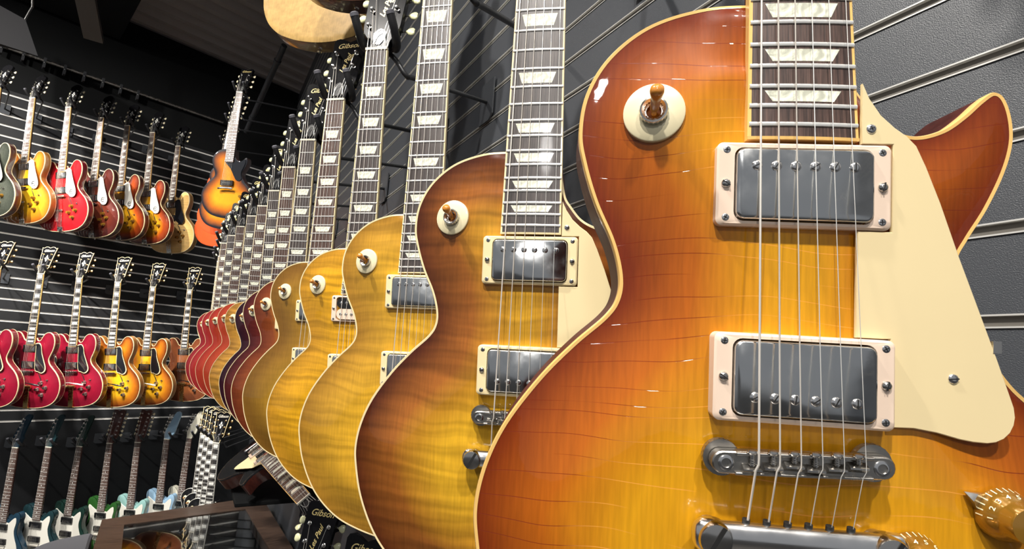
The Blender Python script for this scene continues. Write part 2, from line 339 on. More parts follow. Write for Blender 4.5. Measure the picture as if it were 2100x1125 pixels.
class Shape:
    """a body outline with a smoothed distance-to-rim field and a carved height"""
    def __init__(s, pts, step, height, per=8):
        o = catmull(pts, per); s.out = np.array(o)[:, :2]; s.step = step
        a = s.out; ar = np.sum(a[:, 0] * np.roll(a[:, 1], -1) - np.roll(a[:, 0], -1) * a[:, 1])
        if ar < 0: s.out = s.out[::-1].copy()
        s.height = height
        mn = s.out.min(0) - 2 * step; mx = s.out.max(0) + 2 * step; s.mn = mn
        nx, ny = (np.ceil((mx - mn) / step)).astype(int) + 1
        gx, gy = np.meshgrid(mn[0] + np.arange(nx) * step, mn[1] + np.arange(ny) * step, indexing='ij')
        P = np.c_[gx.ravel(), gy.ravel()]; d, ins = s.dist(P); d = np.where(ins, d, 0).reshape(nx, ny); s.ins = ins.reshape(nx, ny)
        b = d.copy()
        for _ in range(int(60 / step)):
            b[1:-1, 1:-1] = (b[1:-1, 1:-1] * 2 + b[:-2, 1:-1] + b[2:, 1:-1] + b[1:-1, :-2] + b[1:-1, 2:]) / 6.
        w = smooth(4, 26, d); s.D = d * (1 - w) + b * w; s.d = d; s.gx = gx; s.gy = gy
    def dist(s, P):
        a = s.out; b = np.roll(a, -1, 0); d = np.full(len(P), 1e9); ins = np.zeros(len(P), bool)
        for p, q in zip(a, b):
            e = q - p; t = np.clip(((P - p) @ e) / max(e @ e, 1e-9), 0, 1); r = P - (p + t[:, None] * e)
            d = np.minimum(d, np.hypot(r[:, 0], r[:, 1]))
            c = (p[1] > P[:, 1]) != (q[1] > P[:, 1])
            with np.errstate(divide='ignore', invalid='ignore'):
                xi = (q[0] - p[0]) * (P[:, 1] - p[1]) / (q[1] - p[1]) + p[0]
            ins ^= c & (P[:, 0] < xi)
        return d, ins
    def samp(s, x, y):
        u = (x - s.mn[0]) / s.step; v = (y - s.mn[1]) / s.step; i, j = int(u), int(v); fu, fv = u - i, v - j; D = s.D
        return (D[i, j] * (1 - fu) + D[i + 1, j] * fu) * (1 - fv) + (D[i, j + 1] * (1 - fu) + D[i + 1, j + 1] * fu) * fv
    def z(s, x, y): return float(s.height(x, y, s.samp(x, y)))
    def inset(s, k):
        a = s.out; t = np.roll(a, -1, 0) - np.roll(a, 1, 0); t /= np.linalg.norm(t, axis=1)[:, None]
        return a + np.c_[-t[:, 1], t[:, 0]] * k
    def top(s, name, inset=2.2, mat=None):
        rim = s.inset(inset); n = len(rim)
        m = (s.d > inset + s.step * .55) & s.ins
        gp = np.c_[s.gx[m], s.gy[m]]; gd = s.D[m]
        V = [Vector(p) for p in rim] + [Vector(p) for p in gp]
        dd = np.r_[np.full(n, inset), gd]
        vo, eo, fo, ov, oe, of = delaunay_2d_cdt(V, [(i, (i + 1) % n) for i in range(n)], [], 1, 1e-4)
        vs = []; at = []
        for p, o in zip(vo, ov):
            d = dd[o[0]] if o else 5.
            vs.append((p.x, p.y, float(s.height(p.x, p.y, d)))); at.append(d / 160.)
        mb = MB(); mb.v = vs; mb.f = [list(f) if s.ccw(vs, f) else list(f)[::-1] for f in fo]
        me = mb.mesh(name, mat, smooth=80)
        a = me.attributes.new('edge', 'FLOAT', 'POINT'); a.data.foreach_set('value', at)
        return me
    @staticmethod
    def ccw(v, f):
        a, b, c = v[f[0]], v[f[1]], v[f[2]]; return (b[0] - a[0]) * (c[1] - a[1]) - (b[1] - a[1]) * (c[0] - a[0]) > 0
    def rimz(s): return np.array([float(s.height(p[0], p[1], 0.)) for p in s.out])
    def bind(s, name, depth=6.5, w=2.2, mat=None, back=None):
        z = s.rimz(); a = s.out; i1 = s.inset(w); i2 = s.inset(.5)
        if back is not None: z = np.full(len(a), back); sg = -1
        else: sg = 1
        top_in = np.array([float(s.height(p[0], p[1], w)) for p in i1]) if back is None else z - 0
        rings = [np.c_[i1, top_in - sg * 1.5], np.c_[i1, top_in + sg * .15], np.c_[i2, z + sg * .25], np.c_[a, z - sg * .5], np.c_[a, z - sg * depth], np.c_[i1, z - sg * depth]]
        mb = MB(); R = [list(r) for r in rings]; 
        if back is not None: R = R[::-1]
        mb.loft(R + [R[0]], caps=False); return mb.mesh(name, mat, 50)
    def back(s, name, thick, top_off=6.5, mat=None, rnd=3.):
        z = s.rimz(); a = s.inset(.15)
        R = [np.c_[a, z - top_off], np.c_[a, np.full(len(a), -thick + rnd)], np.c_[s.inset(rnd * .3), np.full(len(a), -thick + rnd * .3)], np.c_[s.inset(rnd), np.full(len(a), -thick)]]
        R = [list(r) for r in R]; mb = MB(); mb.loft(R[::-1], caps=False)
        n = len(a); mb.f.append([i for i in range(n)][::-1])
        return mb.mesh(name, mat, 40)

LP_OUT = [(-29, 251.5), (-55, 249.5), (-82, 239.5), (-103.5, 221), (-115.8, 198.5), (-119, 175), (-115.5, 156), (-108, 133.5), (-97.6, 111), (-92.6, 92), (-93.5, 79), (-100, 68.5), (-117, 52.5),
          (-136, 31.5), (-154.5, 5), (-165, -19), (-169.5, -42), (-168, -62), (-161.5, -90), (-148.5, -119), (-132, -141), (-109, -160), (-83, -172), (-45, -182), (0, -186),
          (45, -182), (83, -172), (109, -160), (132, -141), (148.5, -119), (161.5, -90), (168, -62), (169.3, -45), (164, -19), (152, 5), (135, 25), (117, 41), (106, 56), (95.5, 72), (88, 90), (88.5, 108), (94, 120),
          (103.5, 136.5), (112.5, 157), (116.8, 174), (116.2, 188.5), (112.5, 199.5), (107, 202.5), (100.5, 198), (91.5, 189), (81, 181), (68, 177), (57, 179.5), (46, 186), (37, 197), (31.5, 206), (28, 222), (24, 246), (10, 251)]
def lp_h(x, y, d):
    c = 12.0 * smooth(1.5, 62, d)
    pl = max(0., zb(y) - 6.6); k = float(smooth(58, 30, abs(x)) * smooth(150, 185, y)) * float(smooth(0, 9, d) * .6 + .4)
    return c * (1 - k) + max(pl, min(c, 10.)) * k
LP = Shape(LP_OUT, 3.6, lp_h, 7)
JR = Shape(LP_OUT, 9, lambda x, y, d: 7. - 2.0 * float(smooth(7, 0, d)), 4)
def mirror(h): return h + [(-x, y) for x, y in h[::-1] if abs(x) > 1]
ES_HALF = [(0, 214), (27, 213), (33, 201), (43, 196), (54, 203), (64, 221), (78, 241), (99, 252), (121, 247), (138, 227), (146, 199), (146, 168), (139, 137), (127, 108), (118, 85), (117, 68), (126, 46), (146, 22), (170, -4), (190, -36), (202, -76), (203, -112), (194, -152), (172, -190), (136, -216), (92, -230), (44, -236), (0, -237)]
ES = Shape(mirror(ES_HALF), 9, lambda x, y, d: 13. * float(smooth(1, 75, d)), 4)
DC_OUT = [(-27, 205), (-34, 212), (-44, 232), (-62, 252), (-88, 256), (-106, 240), (-112, 212), (-108, 180), (-100, 148), (-98, 118), (-104, 88), (-124, 52), (-148, 14), (-160, -30), (-158, -80), (-140, -126), (-104, -158), (-52, -172), (0, -174),
          (52, -172), (104, -158), (140, -126), (158, -80), (160, -30), (150, 14), (130, 50), (108, 84), (100, 116), (102, 146), (110, 172), (116, 198), (110, 222), (94, 232), (74, 224), (58, 206), (46, 190), (34, 186), (27, 196), (10, 205)]
DC = Shape(DC_OUT, 10, lambda x, y, d: 9. - 5. * float(smooth(14, 0, d)), 4)

# ---- shared small meshes
def mesh_screw(r=3., name='screw', head='phillips', h=1.6, m='nickel'):
    mb = MB().lathe([(r * 1.0, 0), (r, h * .35), (r * .8, h * .8), (r * .35, h), (0.01, h)], n=16); return mb.mesh(name, M[m], 60)
ME = {}
ME['screw'] = mesh_screw(2.6, m='chrome', h=1.1); ME['pole'] = mesh_screw(2.8, 'pole_piece', h=1.2, m='chrome'); ME['heightscrew'] = mesh_screw(2.5, 'screw', h=2.2)
ME['dot'] = MB().lathe([(2.6, 0), (2.6, .6), (.01, .7)], n=8).mesh('pole_piece', M['nickel'], 40)
ME['cross'] = MB().box((-1.3, -.28, 1.2), (1.3, .28, 1.75)).box((-.28, -1.3, 1.2), (.28, 1.3, 1.75)).mesh('screw_slot', M['slot'], 0)
ME['line'] = MB().box((-2.3, -.30, .9), (2.3, .30, 1.75)).mesh('screw_slot', M['slot'], 0)
def add_screw(parent, x, y, z, kind='screw', name=None, slot='cross', rot=0., sub=None):
    """a screw with its dark slot; the two are one mesh so that it stays a single part"""
    key = (kind, slot)
    if key not in ME:
        a = ME[kind]; me = a.copy(); me.materials.append(M['slot'])
        bm_v = [tuple(v.co * 1000) for v in a.vertices]; bm_f = [list(p.vertices) for p in a.polygons]; n0 = len(bm_f)
        s = ME[slot]; b = len(bm_v); top = max(v[2] for v in bm_v); st = max(v.co.z for v in s.vertices) * 1000
        bm_v += [(v.co.x * 1000, v.co.y * 1000, v.co.z * 1000 + top - st + .12) for v in s.vertices]; bm_f += [[b + i for i in p.vertices] for p in s.polygons]
        mb = MB(); mb.v = bm_v; mb.f = bm_f; me = mb.mesh(name or kind, a.materials[0], 60); me.materials.append(M['slot'])
        me.polygons.foreach_set('material_index', [0] * n0 + [1] * (len(bm_f) - n0)); ME[key] = me
    o = obj(name or 'screw', ME[key], parent); o.location = (x / 1000, y / 1000, z / 1000); o.rotation_euler[2] = rot; return o
def rrect(w, h, r, n=5, cx=0, cy=0):
    pts = []
    for sx, sy, a0 in ((1, 1, 0), (-1, 1, 90), (-1, -1, 180), (1, -1, 270)):
        for k in range(n + 1):
            a = math.radians(a0 + 90 * k / n); pts.append((cx + sx * (w / 2 - r) + r * math.cos(a), cy + sy * (h / 2 - r) + r * math.sin(a)))
    return pts
def ring_mesh(wo, ho, wi, hi, z0, z1, ro=3.5, ri=4., ch=1.2):
    mb = MB(); o = rrect(wo, ho, ro); oc = rrect(wo - 2 * ch, ho - 2 * ch, ro); i = rrect(wi, hi, ri)
    Z = lambda P, z: [(x, y, z) for x, y in P]
    mb.loft([Z(o, z0), Z(o, z1 - ch), Z(oc, z1), Z(i, z1), Z(i, z0)], caps=False); return mb

def make_pickup(parent, yc, ztop, zbase, bridge=False, kind='cover', ringmat='cream', detail=True):
    p = obj('pickup', ring_mesh(89, 45.4, 71, 40, zbase, ztop, 3.5, 5).mesh('pickup', M[ringmat], 40), parent)
    p.location = (0, yc / 1000, 0); p.rotation_euler[0] = 0
    sgn = -1 if bridge else 1; zc = ztop + 2.4
    if kind == 'cover':
        mb = MB(); Z = lambda w, h, r, z: [(x, y, z) for x, y in rrect(w, h, r)]
        mb.loft([Z(69.4, 38.2, 4.5, zbase), Z(69.4, 38.2, 4.5, zc - 1.6), Z(68.8, 37.6, 4.2, zc - .5), Z(66.8, 35.8, 3.4, zc), ])
        c = obj('pickup_cover', mb.mesh('pickup_cover', M['cover'], 50), p)
    elif kind == 'coils':
        for nm, yy, mt in (('black_coil', 9.6, 'black'), ('cream_coil', -9.6, 'cream')):
            mb = MB(); Z = lambda w, h, r, z: [(x, y + yy, z) for x, y in rrect(w, h, r)]
            mb.loft([Z(67, 18.4, 9, zbase), Z(67, 18.4, 9, zc - 1), Z(66, 17.4, 8.5, zc - .2)]); obj(nm, mb.mesh(nm, M[mt], 50), p)
            for k in range(6): add_screw(p, -25 + 10 * k, yy, zc - .4, 'pole', 'pole_piece', 'line', .4 * k)
        sgn = 0
    if sgn and detail:
        for k in range(6): add_screw(p, -24.6 + 9.85 * k, sgn * 9.6, zc - .35, 'pole', 'pole_piece', 'line', .5 + ((k * 37) % 11) * .12)
    if detail:
        for sx in (-1, 1):
            for sy in (-1, 1): add_screw(p, sx * 39.6, sy * 18.4, ztop - .9, 'screw', 'screw', 'cross', .3 * sx + .2 * sy)
            add_screw(p, sx * 39.8, 0, ztop - .5, 'heightscrew', 'height_screw', 'line', .4 + sx)
    return p

HEAD_T = math.radians(17)
def headxf(v):   # v in headstock plane coords: x, y from nut, z above its face
    c, s = math.cos(HEAD_T), math.sin(HEAD_T); y0 = S + 4; z0 = zb(S) - 4
    return Vector((v.x, y0 + v.y * c + v.z * s, z0 - v.y * s + v.z * c))
HEADS = {
 'lp': [(21, -3), (22, 12), (27, 27), (35, 39), (37.5, 52), (38.5, 90), (40.5, 150), (42, 172), (38, 180), (28, 183), (16, 179), (0, 171)],
 'split': [(21, -3), (22, 12), (29, 27), (38, 42), (37.5, 56), (40, 90), (46, 150), (49, 168), (52, 180), (40, 176), (28, 186), (14, 186), (0, 178)],
 'epi': [(21, -3), (22, 12), (30, 30), (36, 44), (33, 58), (31, 80), (34, 120), (40, 150), (42, 166), (30, 178), (14, 186), (0, 188)],
 'twelve': [(21, -3), (22, 14), (31, 30), (37, 42), (38, 90), (40, 160), (44, 215), (42, 226), (30, 230), (14, 226), (0, 222)],
}
def make_head(root, kind, bound=False, logo=None, names='lp', mat='headface', inlay=None, tun='lp', detail=True, btn='button'):
    if kind in HEADS:
        h = HEADS[kind]; out = h + [(-x, y) for x, y in h[::-1] if x > 0]
        out = [(p[0], p[1]) for p in out]
    elif kind == 'batwing':      # six tuners down one side
        out = [(21, -3), (22, 14), (26, 40), (30, 62), (24, 66), (18, 80), (22, 130), (28, 176), (30, 196), (20, 208), (4, 208), (-10, 196), (-20, 168), (-36, 120), (-46, 60), (-40, 44), (-28, 24), (-22, 10), (-21, -3)]
    elif kind == 'hook':         # pale forked headstock
        out = [(21, -3), (24, 10), (38, 30), (44, 38), (48, 70), (54, 130), (60, 176), (54, 196), (38, 204), (20, 198), (8, 176), (-2, 140), (-16, 96), (-30, 52), (-31, 36), (-24, 14), (-21, -3)]
    hd = obj('headstock', MB().prism(out, -13, 0, .8).xf(headxf).mesh('headstock', M[mat] if isinstance(mat, str) else mat, 40), root)
    if bound:
        o = [Vector((*p, 0)) for p in out]; mb = MB(); n = len(o); c = Vector((0, 90, 0))
        def ins(k):
            r = []
            for i in range(n):
                t = ((o[i] - o[i - 1]).normalized() + (o[(i + 1) % n] - o[i]).normalized()).normalized(); r.append(o[i] + Vector((-t.y, t.x, 0)) * k)
            return r
        A, B = ins(-.3), ins(2.6); up = lambda P, z: [(p.x, p.y, z) for p in P]
        mb.loft([up(A, -4), up(A, .5), up(B, .5), up(B, -1)], caps=False)
        obj('headstock_binding', mb.xf(headxf).mesh('headstock_binding', M['binding2'], 30), hd)
    e = Euler((-HEAD_T, 0, 0))
    if logo:
        for txt, size, x, y, rz, mt, nm, sh in logo:
            t = obj(nm, text_mesh(nm, txt, size / 1000, M[mt], sh), hd); q = headxf(Vector((x, y, .35 + .1)))
            t.location = q / 1000; t.rotation_euler = (Matrix.Rotation(-HEAD_T, 3, 'X') @ Matrix.Rotation(rz, 3, 'Z')).to_euler()
    if inlay == 'diamond':
        mb = MB()
        for (x, y, w, h) in ((0, 116, 6, 12), (0, 92, 6, 12), (-9, 104, 5, 7), (9, 104, 5, 7)):
            mb.prism([(x, y - h), (x + w, y), (x, y + h), (x - w, y)], 0, .5)
        obj('diamond_inlay', mb.xf(headxf).mesh('diamond_inlay', M['block'], 0), hd)
    if kind in ('lp', 'split', 'epi') and detail:
        obj('truss_rod_cover', MB().prism([(-4, 6), (4, 6), (12, 20), (13, 34), (7, 42), (0, 46), (-7, 42), (-13, 34), (-12, 20)], 0, 1.4, .3).xf(headxf).mesh('truss_rod_cover', M['black'], 40), hd)
    # tuners
    posts = []
    if tun == 'lp':
        ys = (52, 92, 132)
        for sx in (-1, 1):
            for y in ys: posts.append((sx * (25 if kind != 'split' else 27), y, sx, 42 if kind == 'lp' else 45))
        order = [0, 1, 2, 5, 4, 3]
    elif tun == 'twelve':
        for sx in (-1, 1):
            for k in range(6): posts.append((sx * 26, 55 + k * 29, sx, 42))
        order = [0, 2, 4, 10, 8, 6]
    elif tun == 'six_left':
        for k in range(6): posts.append((-31 + k * 4.6, 45 + k * 25, -1, 44 - k * 3.2))
        order = [0, 1, 2, 3, 4, 5]
    key = ('tuner', tun, kind, btn)
    for (x, y, sx, ex) in posts:
        if ('t', sx, ex, x) not in ME:
            mb = MB().lathe([(5.2, 0), (5.2, 1.2), (4.2, 1.8), (3., 2.), (3., 7), (2.2, 7.6), (2.6, 9.5), (.01, 10)], n=14)
            mb.box((min(x * 0 - 7, 7), -9, -21), (7, 9, -13)); mb.tube([(0, 0, -17), (sx * (ex - abs(x) + 2) if sx else 0, 0, -17)], 1.6, 6)
            ME[('t', sx, ex, x)] = mb.mesh('tuner', M['nickel' if btn != 'goldb' else 'gold'], 45)
        L = sx * (ex - abs(x) + 1)
        if ('b', sx, ex, x, btn) not in ME:
            mb = MB(); R = []
            for t, hw, th in ((0, 2.5, 2.5), (2, 3.4, 3.2), (5, 7.5, 3.6), (10, 9.6, 3.4), (14, 9.0, 3.0), (17, 6.0, 2.0)):
                R.append([(L + sx * t, hw * math.cos(a), -17 + th * math.sin(a)) for a in [2 * math.pi * i / 14 for i in range(14)]])
            mb.loft(R); ME[('b', sx, ex, x, btn)] = mb.mesh('tuner_button', M[{'button': 'button', 'cream': 'buttonw', 'goldb': 'gold', 'steel': 'nickel'}[btn]], 60)
        t = obj('tuner', ME[('t', sx, ex, x)], root); t.location = headxf(Vector((x, y, 0))) / 1000; t.rotation_euler = e
        b = obj('tuner_button', ME[('b', sx, ex, x, btn)], t)
    return [(posts[i][0], posts[i][1]) for i in order]

INLAY_FRETS = (3, 5, 7, 9, 12, 15, 17, 19, 21)
def make_neck(root, yj, neckmat, boardmat='board', bound=True, inlay='trap', nfret=22, inlaymat='pearl', heel=30, boardend=168.):
    mb = MB(); rings = []
    ys = [boardend + 6, yj - 20, yj, yj + 6, yj + 22, yj + 50, yj + 110, 480, 560, 600, 622, S + 6]
    for y in ys:
        w = bw(y) - .4; top = zb(y) - 5.4
        if y <= yj + 6: d = heel; w2 = w * .96
        elif y < yj + 60:
            t = (y - yj - 6) / 54; d = heel * (1 - t) ** 1.6 + 18 * (1 - (1 - t) ** 1.6); w2 = w
        else: d = 19.5 - 3 * (y - yj) / (S - yj); w2 = w
        if y > 610: d = 15
        r = []
        for k in range(15):
            a = math.pi * k / 14; r.append((w2 * math.cos(a), y, top - d * math.sin(a) ** .8))
        rings.append(r[::-1])
    mb.loft(rings); nk = obj('neck', mb.mesh('neck', neckmat, 50), root)
    # fretboard
    b = 1.8 if bound else 0.; mb = MB(); R = []
    for y in np.linspace(boardend + (1.6 if bound else 0), S - 2.5, 24):
        w = bw(y) - b; z = zb(y); xs = np.linspace(w, -w, 9)
        R.append([(-w, y, z - 6), (w, y, z - 6)] + [(x, y, z + crown(x, y)) for x in xs])
    mb.loft([r[::-1] for r in R]); fb = obj('fretboard', mb.mesh('fretboard', M[boardmat], 40), root)
    if bound:
        mb = MB(); w0, w1 = bw(boardend), bw(S)
        for sx in (-1, 1):
            RR = []
            for y in np.linspace(boardend, S - 2.5, 12):
                w = bw(y); z = zb(y) + crown(w, y); q = [(sx * (w - 1.9), y, z - 6), (sx * w, y, z - 6), (sx * w, y, z - .4), (sx * (w - .5), y, z + .12), (sx * (w - 1.9), y, z + .15)]
                RR.append(q if sx < 0 else q[::-1])
            mb.loft(RR)
        z = zb(boardend); mb.loft([[(x, boardend - .02, z - 6), (x, boardend + 1.65, z - 6), (x, boardend + 1.65, z + crown(x, 0) + .1), (x, boardend, z + crown(x, 0))][::-1] for x in np.linspace(-w0, w0, 9)])
        obj('fretboard_binding', mb.mesh('fretboard_binding', M['binding'], 40), fb)
    for n in range(1, nfret + 1):
        y = fy(n); w = bw(y) - (.6 if bound else 0)
        key = ('fret', n, bound)
        if key not in ME:
            mb = MB(); RR = []
            for x in np.linspace(-w, w, 9):
                z = crown(x, y) - .1; RR.append([(x, -1.2, z), (x, -1.0, z + .75), (x, 0, z + 1.15), (x, 1.0, z + .75), (x, 1.2, z)])
            mb.loft(RR); ME[key] = mb.mesh('fret', M['fret'], 50)
        fo = obj('fret', ME[key], fb); fo.location = (0, y / 1000, zb(y) / 1000)
    if inlay:
        fr = INLAY_FRETS if inlay != 'block' else (1,) + INLAY_FRETS
        for n in fr:
            if n > nfret: continue
            y0, y1 = fy(n), fy(n - 1); yc = (y0 + y1) / 2; H = y1 - y0; w = bw(yc)
            key = ('inlay', inlay, n, inlaymat)
            if key not in ME:
                mb = MB(); RR = []; h = min(H * .55, 18)
                if inlay == 'trap': h = H * (.56 if n > 17 else .60 if n > 9 else .58)
                if inlay == 'block': h = H * .66
                for t in (np.linspace(-1, 1, 9)):
                    if inlay == 'trap':
                        xb, xt = .56 * w * t, .70 * w * t
                    elif inlay == 'block': xb = xt = .66 * w * t
                    elif inlay == 'para': xb, xt = .55 * w * t - 3, .55 * w * t + 3
                    else: xb = xt = 3.2 * t; 
                    if inlay == 'dot': h = 2 * math.sqrt(max(.02, 1 - t * t)) * 3.2
                    RR.append([(xb, -h / 2, crown(xb, 0) + .10), (xt, h / 2, crown(xt, 0) + .10)])
                    RR[-1] = [(xb, -h / 2, crown(xb, 0) - .4)] + RR[-1] + [(xt, h / 2, crown(xt, 0) - .4)]
                mb.loft([r[::-1] for r in RR]); ME[key] = mb.mesh('inlay', M[inlaymat], 40)
            io = obj('inlay', ME[key], fb); io.location = (0, yc / 1000, zb(yc) / 1000); io.rotation_euler[0] = -.07
    z = zb(S); obj('nut', MB().box((-21.6, S - 2.5, z - 6), (21.6, S + 2.6, z + 1.3), .5).mesh('nut', M['nut'], 40), root)
    return nk
def make_strings(root, posts, tail_y=-33, tail_z=24, bz=31., spread=50., dx=0., rmul=1., posth=6.):
    for k in range(6):
        t = k / 5. - .5; xb = spread * t; xn = 35 * t; r = (.62, .48, .36, .26, .22, .2)[k] * rmul
        p = [(xb + dx, tail_y, tail_z), (xb + dx * .5, -3, bz - .4), (xb, 0, bz), (xb, 3, bz)]
        p += [(xn, S, zb(S) + 1.6)]
        hx, hy = posts[k]; q = headxf(Vector((hx + (3 if hx < 0 else -3), hy - 3, posth))); p += [tuple(q)]
        obj('string', MB().tube(p, r, 6).mesh('string', M['wound' if k < 3 else 'string'], 60), root)

def wire_loop(root):
    P = [(-8, 5, 1), (-7, 16, 2), (-3, 30, 3), (4, 36, 4), (10, 32, 3), (14, 16, 2), (15, 5, 1)]
    c = [tuple(headxf(Vector(p) + Vector((0, 0, 2)))) for p in catmull(P, 4, closed=False)]
    obj('wire_loop', MB().tube(c, .7, 6).mesh('wire_loop', M['string'], 60), root)
def knob(root, x, y, z, numerals=False, mat='knobgold', pointer=False):
    if ('knob', mat) not in ME:
        ME[('knob', mat)] = MB().lathe([(12.7, 0), (12.9, 1.5), (12.2, 5), (10.0, 9), (9.2, 11), (8.8, 16), (8.4, 17), (0.01, 17.2)], n=32).mesh('knob', M[mat], 50)
    k = obj('knob', ME[('knob', mat)], root); k.location = (x / 1000, y / 1000, z / 1000)
    if numerals:
        mb = MB()
        for i in range(1, 11):
            tm = text_mesh('tmp', str(i), .0042, M['numeral']); a0 = math.radians(205 - i * 25)
            vs = [v.co * 1000 for v in tm.vertices]; R0 = 10.9
            out = []
            for v in vs:
                rad = R0 + v.y * .45; zz = 7.4 - v.y * .55 + .22; an = a0 - v.x / 11.; out.append((rad * math.cos(an) * 1.012, rad * math.sin(an) * 1.012, zz + .15))
            mb.add(out, [list(p.vertices) for p in tm.polygons]); bpy.data.meshes.remove(tm)
            for da in (0, .5):
                an = a0 - math.radians(25) * da; c, s_ = math.cos(an), math.sin(an)
                P = lambda r, w, zz: (r * c - w * s_, r * s_ + w * c, zz)
                mb.add([P(12.35, -.28, 4.9), P(13.15, -.28, 1.6), P(13.15, .28, 1.6), P(12.35, .28, 4.9)], [[0, 1, 2, 3]])
        obj('numerals', mb.mesh('numerals', M['numeral'], 0), k)
    if pointer:
        a = math.radians(155); mb = MB()
        mb.add([(-9, -6, 0), (-9, 6, 0), (-20.5, 0, .6), (-9, -6, 1), (-9, 6, 1), (-20.5, 0, 1.2), (-17, 2.2, 4.5), (-17, -2.2, 4.5)], [[0, 1, 2], [3, 5, 7], [4, 6, 5], [3, 7, 6, 4], [5, 6, 7], [1, 4, 5, 2], [2, 5, 3, 0]])
        mb.xf(lambda v: Vector((v.x * math.cos(-.5) - v.y * math.sin(-.5), v.x * math.sin(-.5) + v.y * math.cos(-.5), v.z)))
        obj('pointer', mb.mesh('pointer', M['nickel'], 0), k)
    return k

LOGO_LP = [('Gibson', 21, 0, 158, math.radians(3), 'gold_logo', 'logo', .35), ('Les Paul', 17, 1, 103, math.radians(78), 'gold_logo', 'signature', .5), ('MODEL', 6.5, 14, 122, math.radians(78), 'gold_logo', 'model_text', 0)]
def hand_strings_posts(root): pass

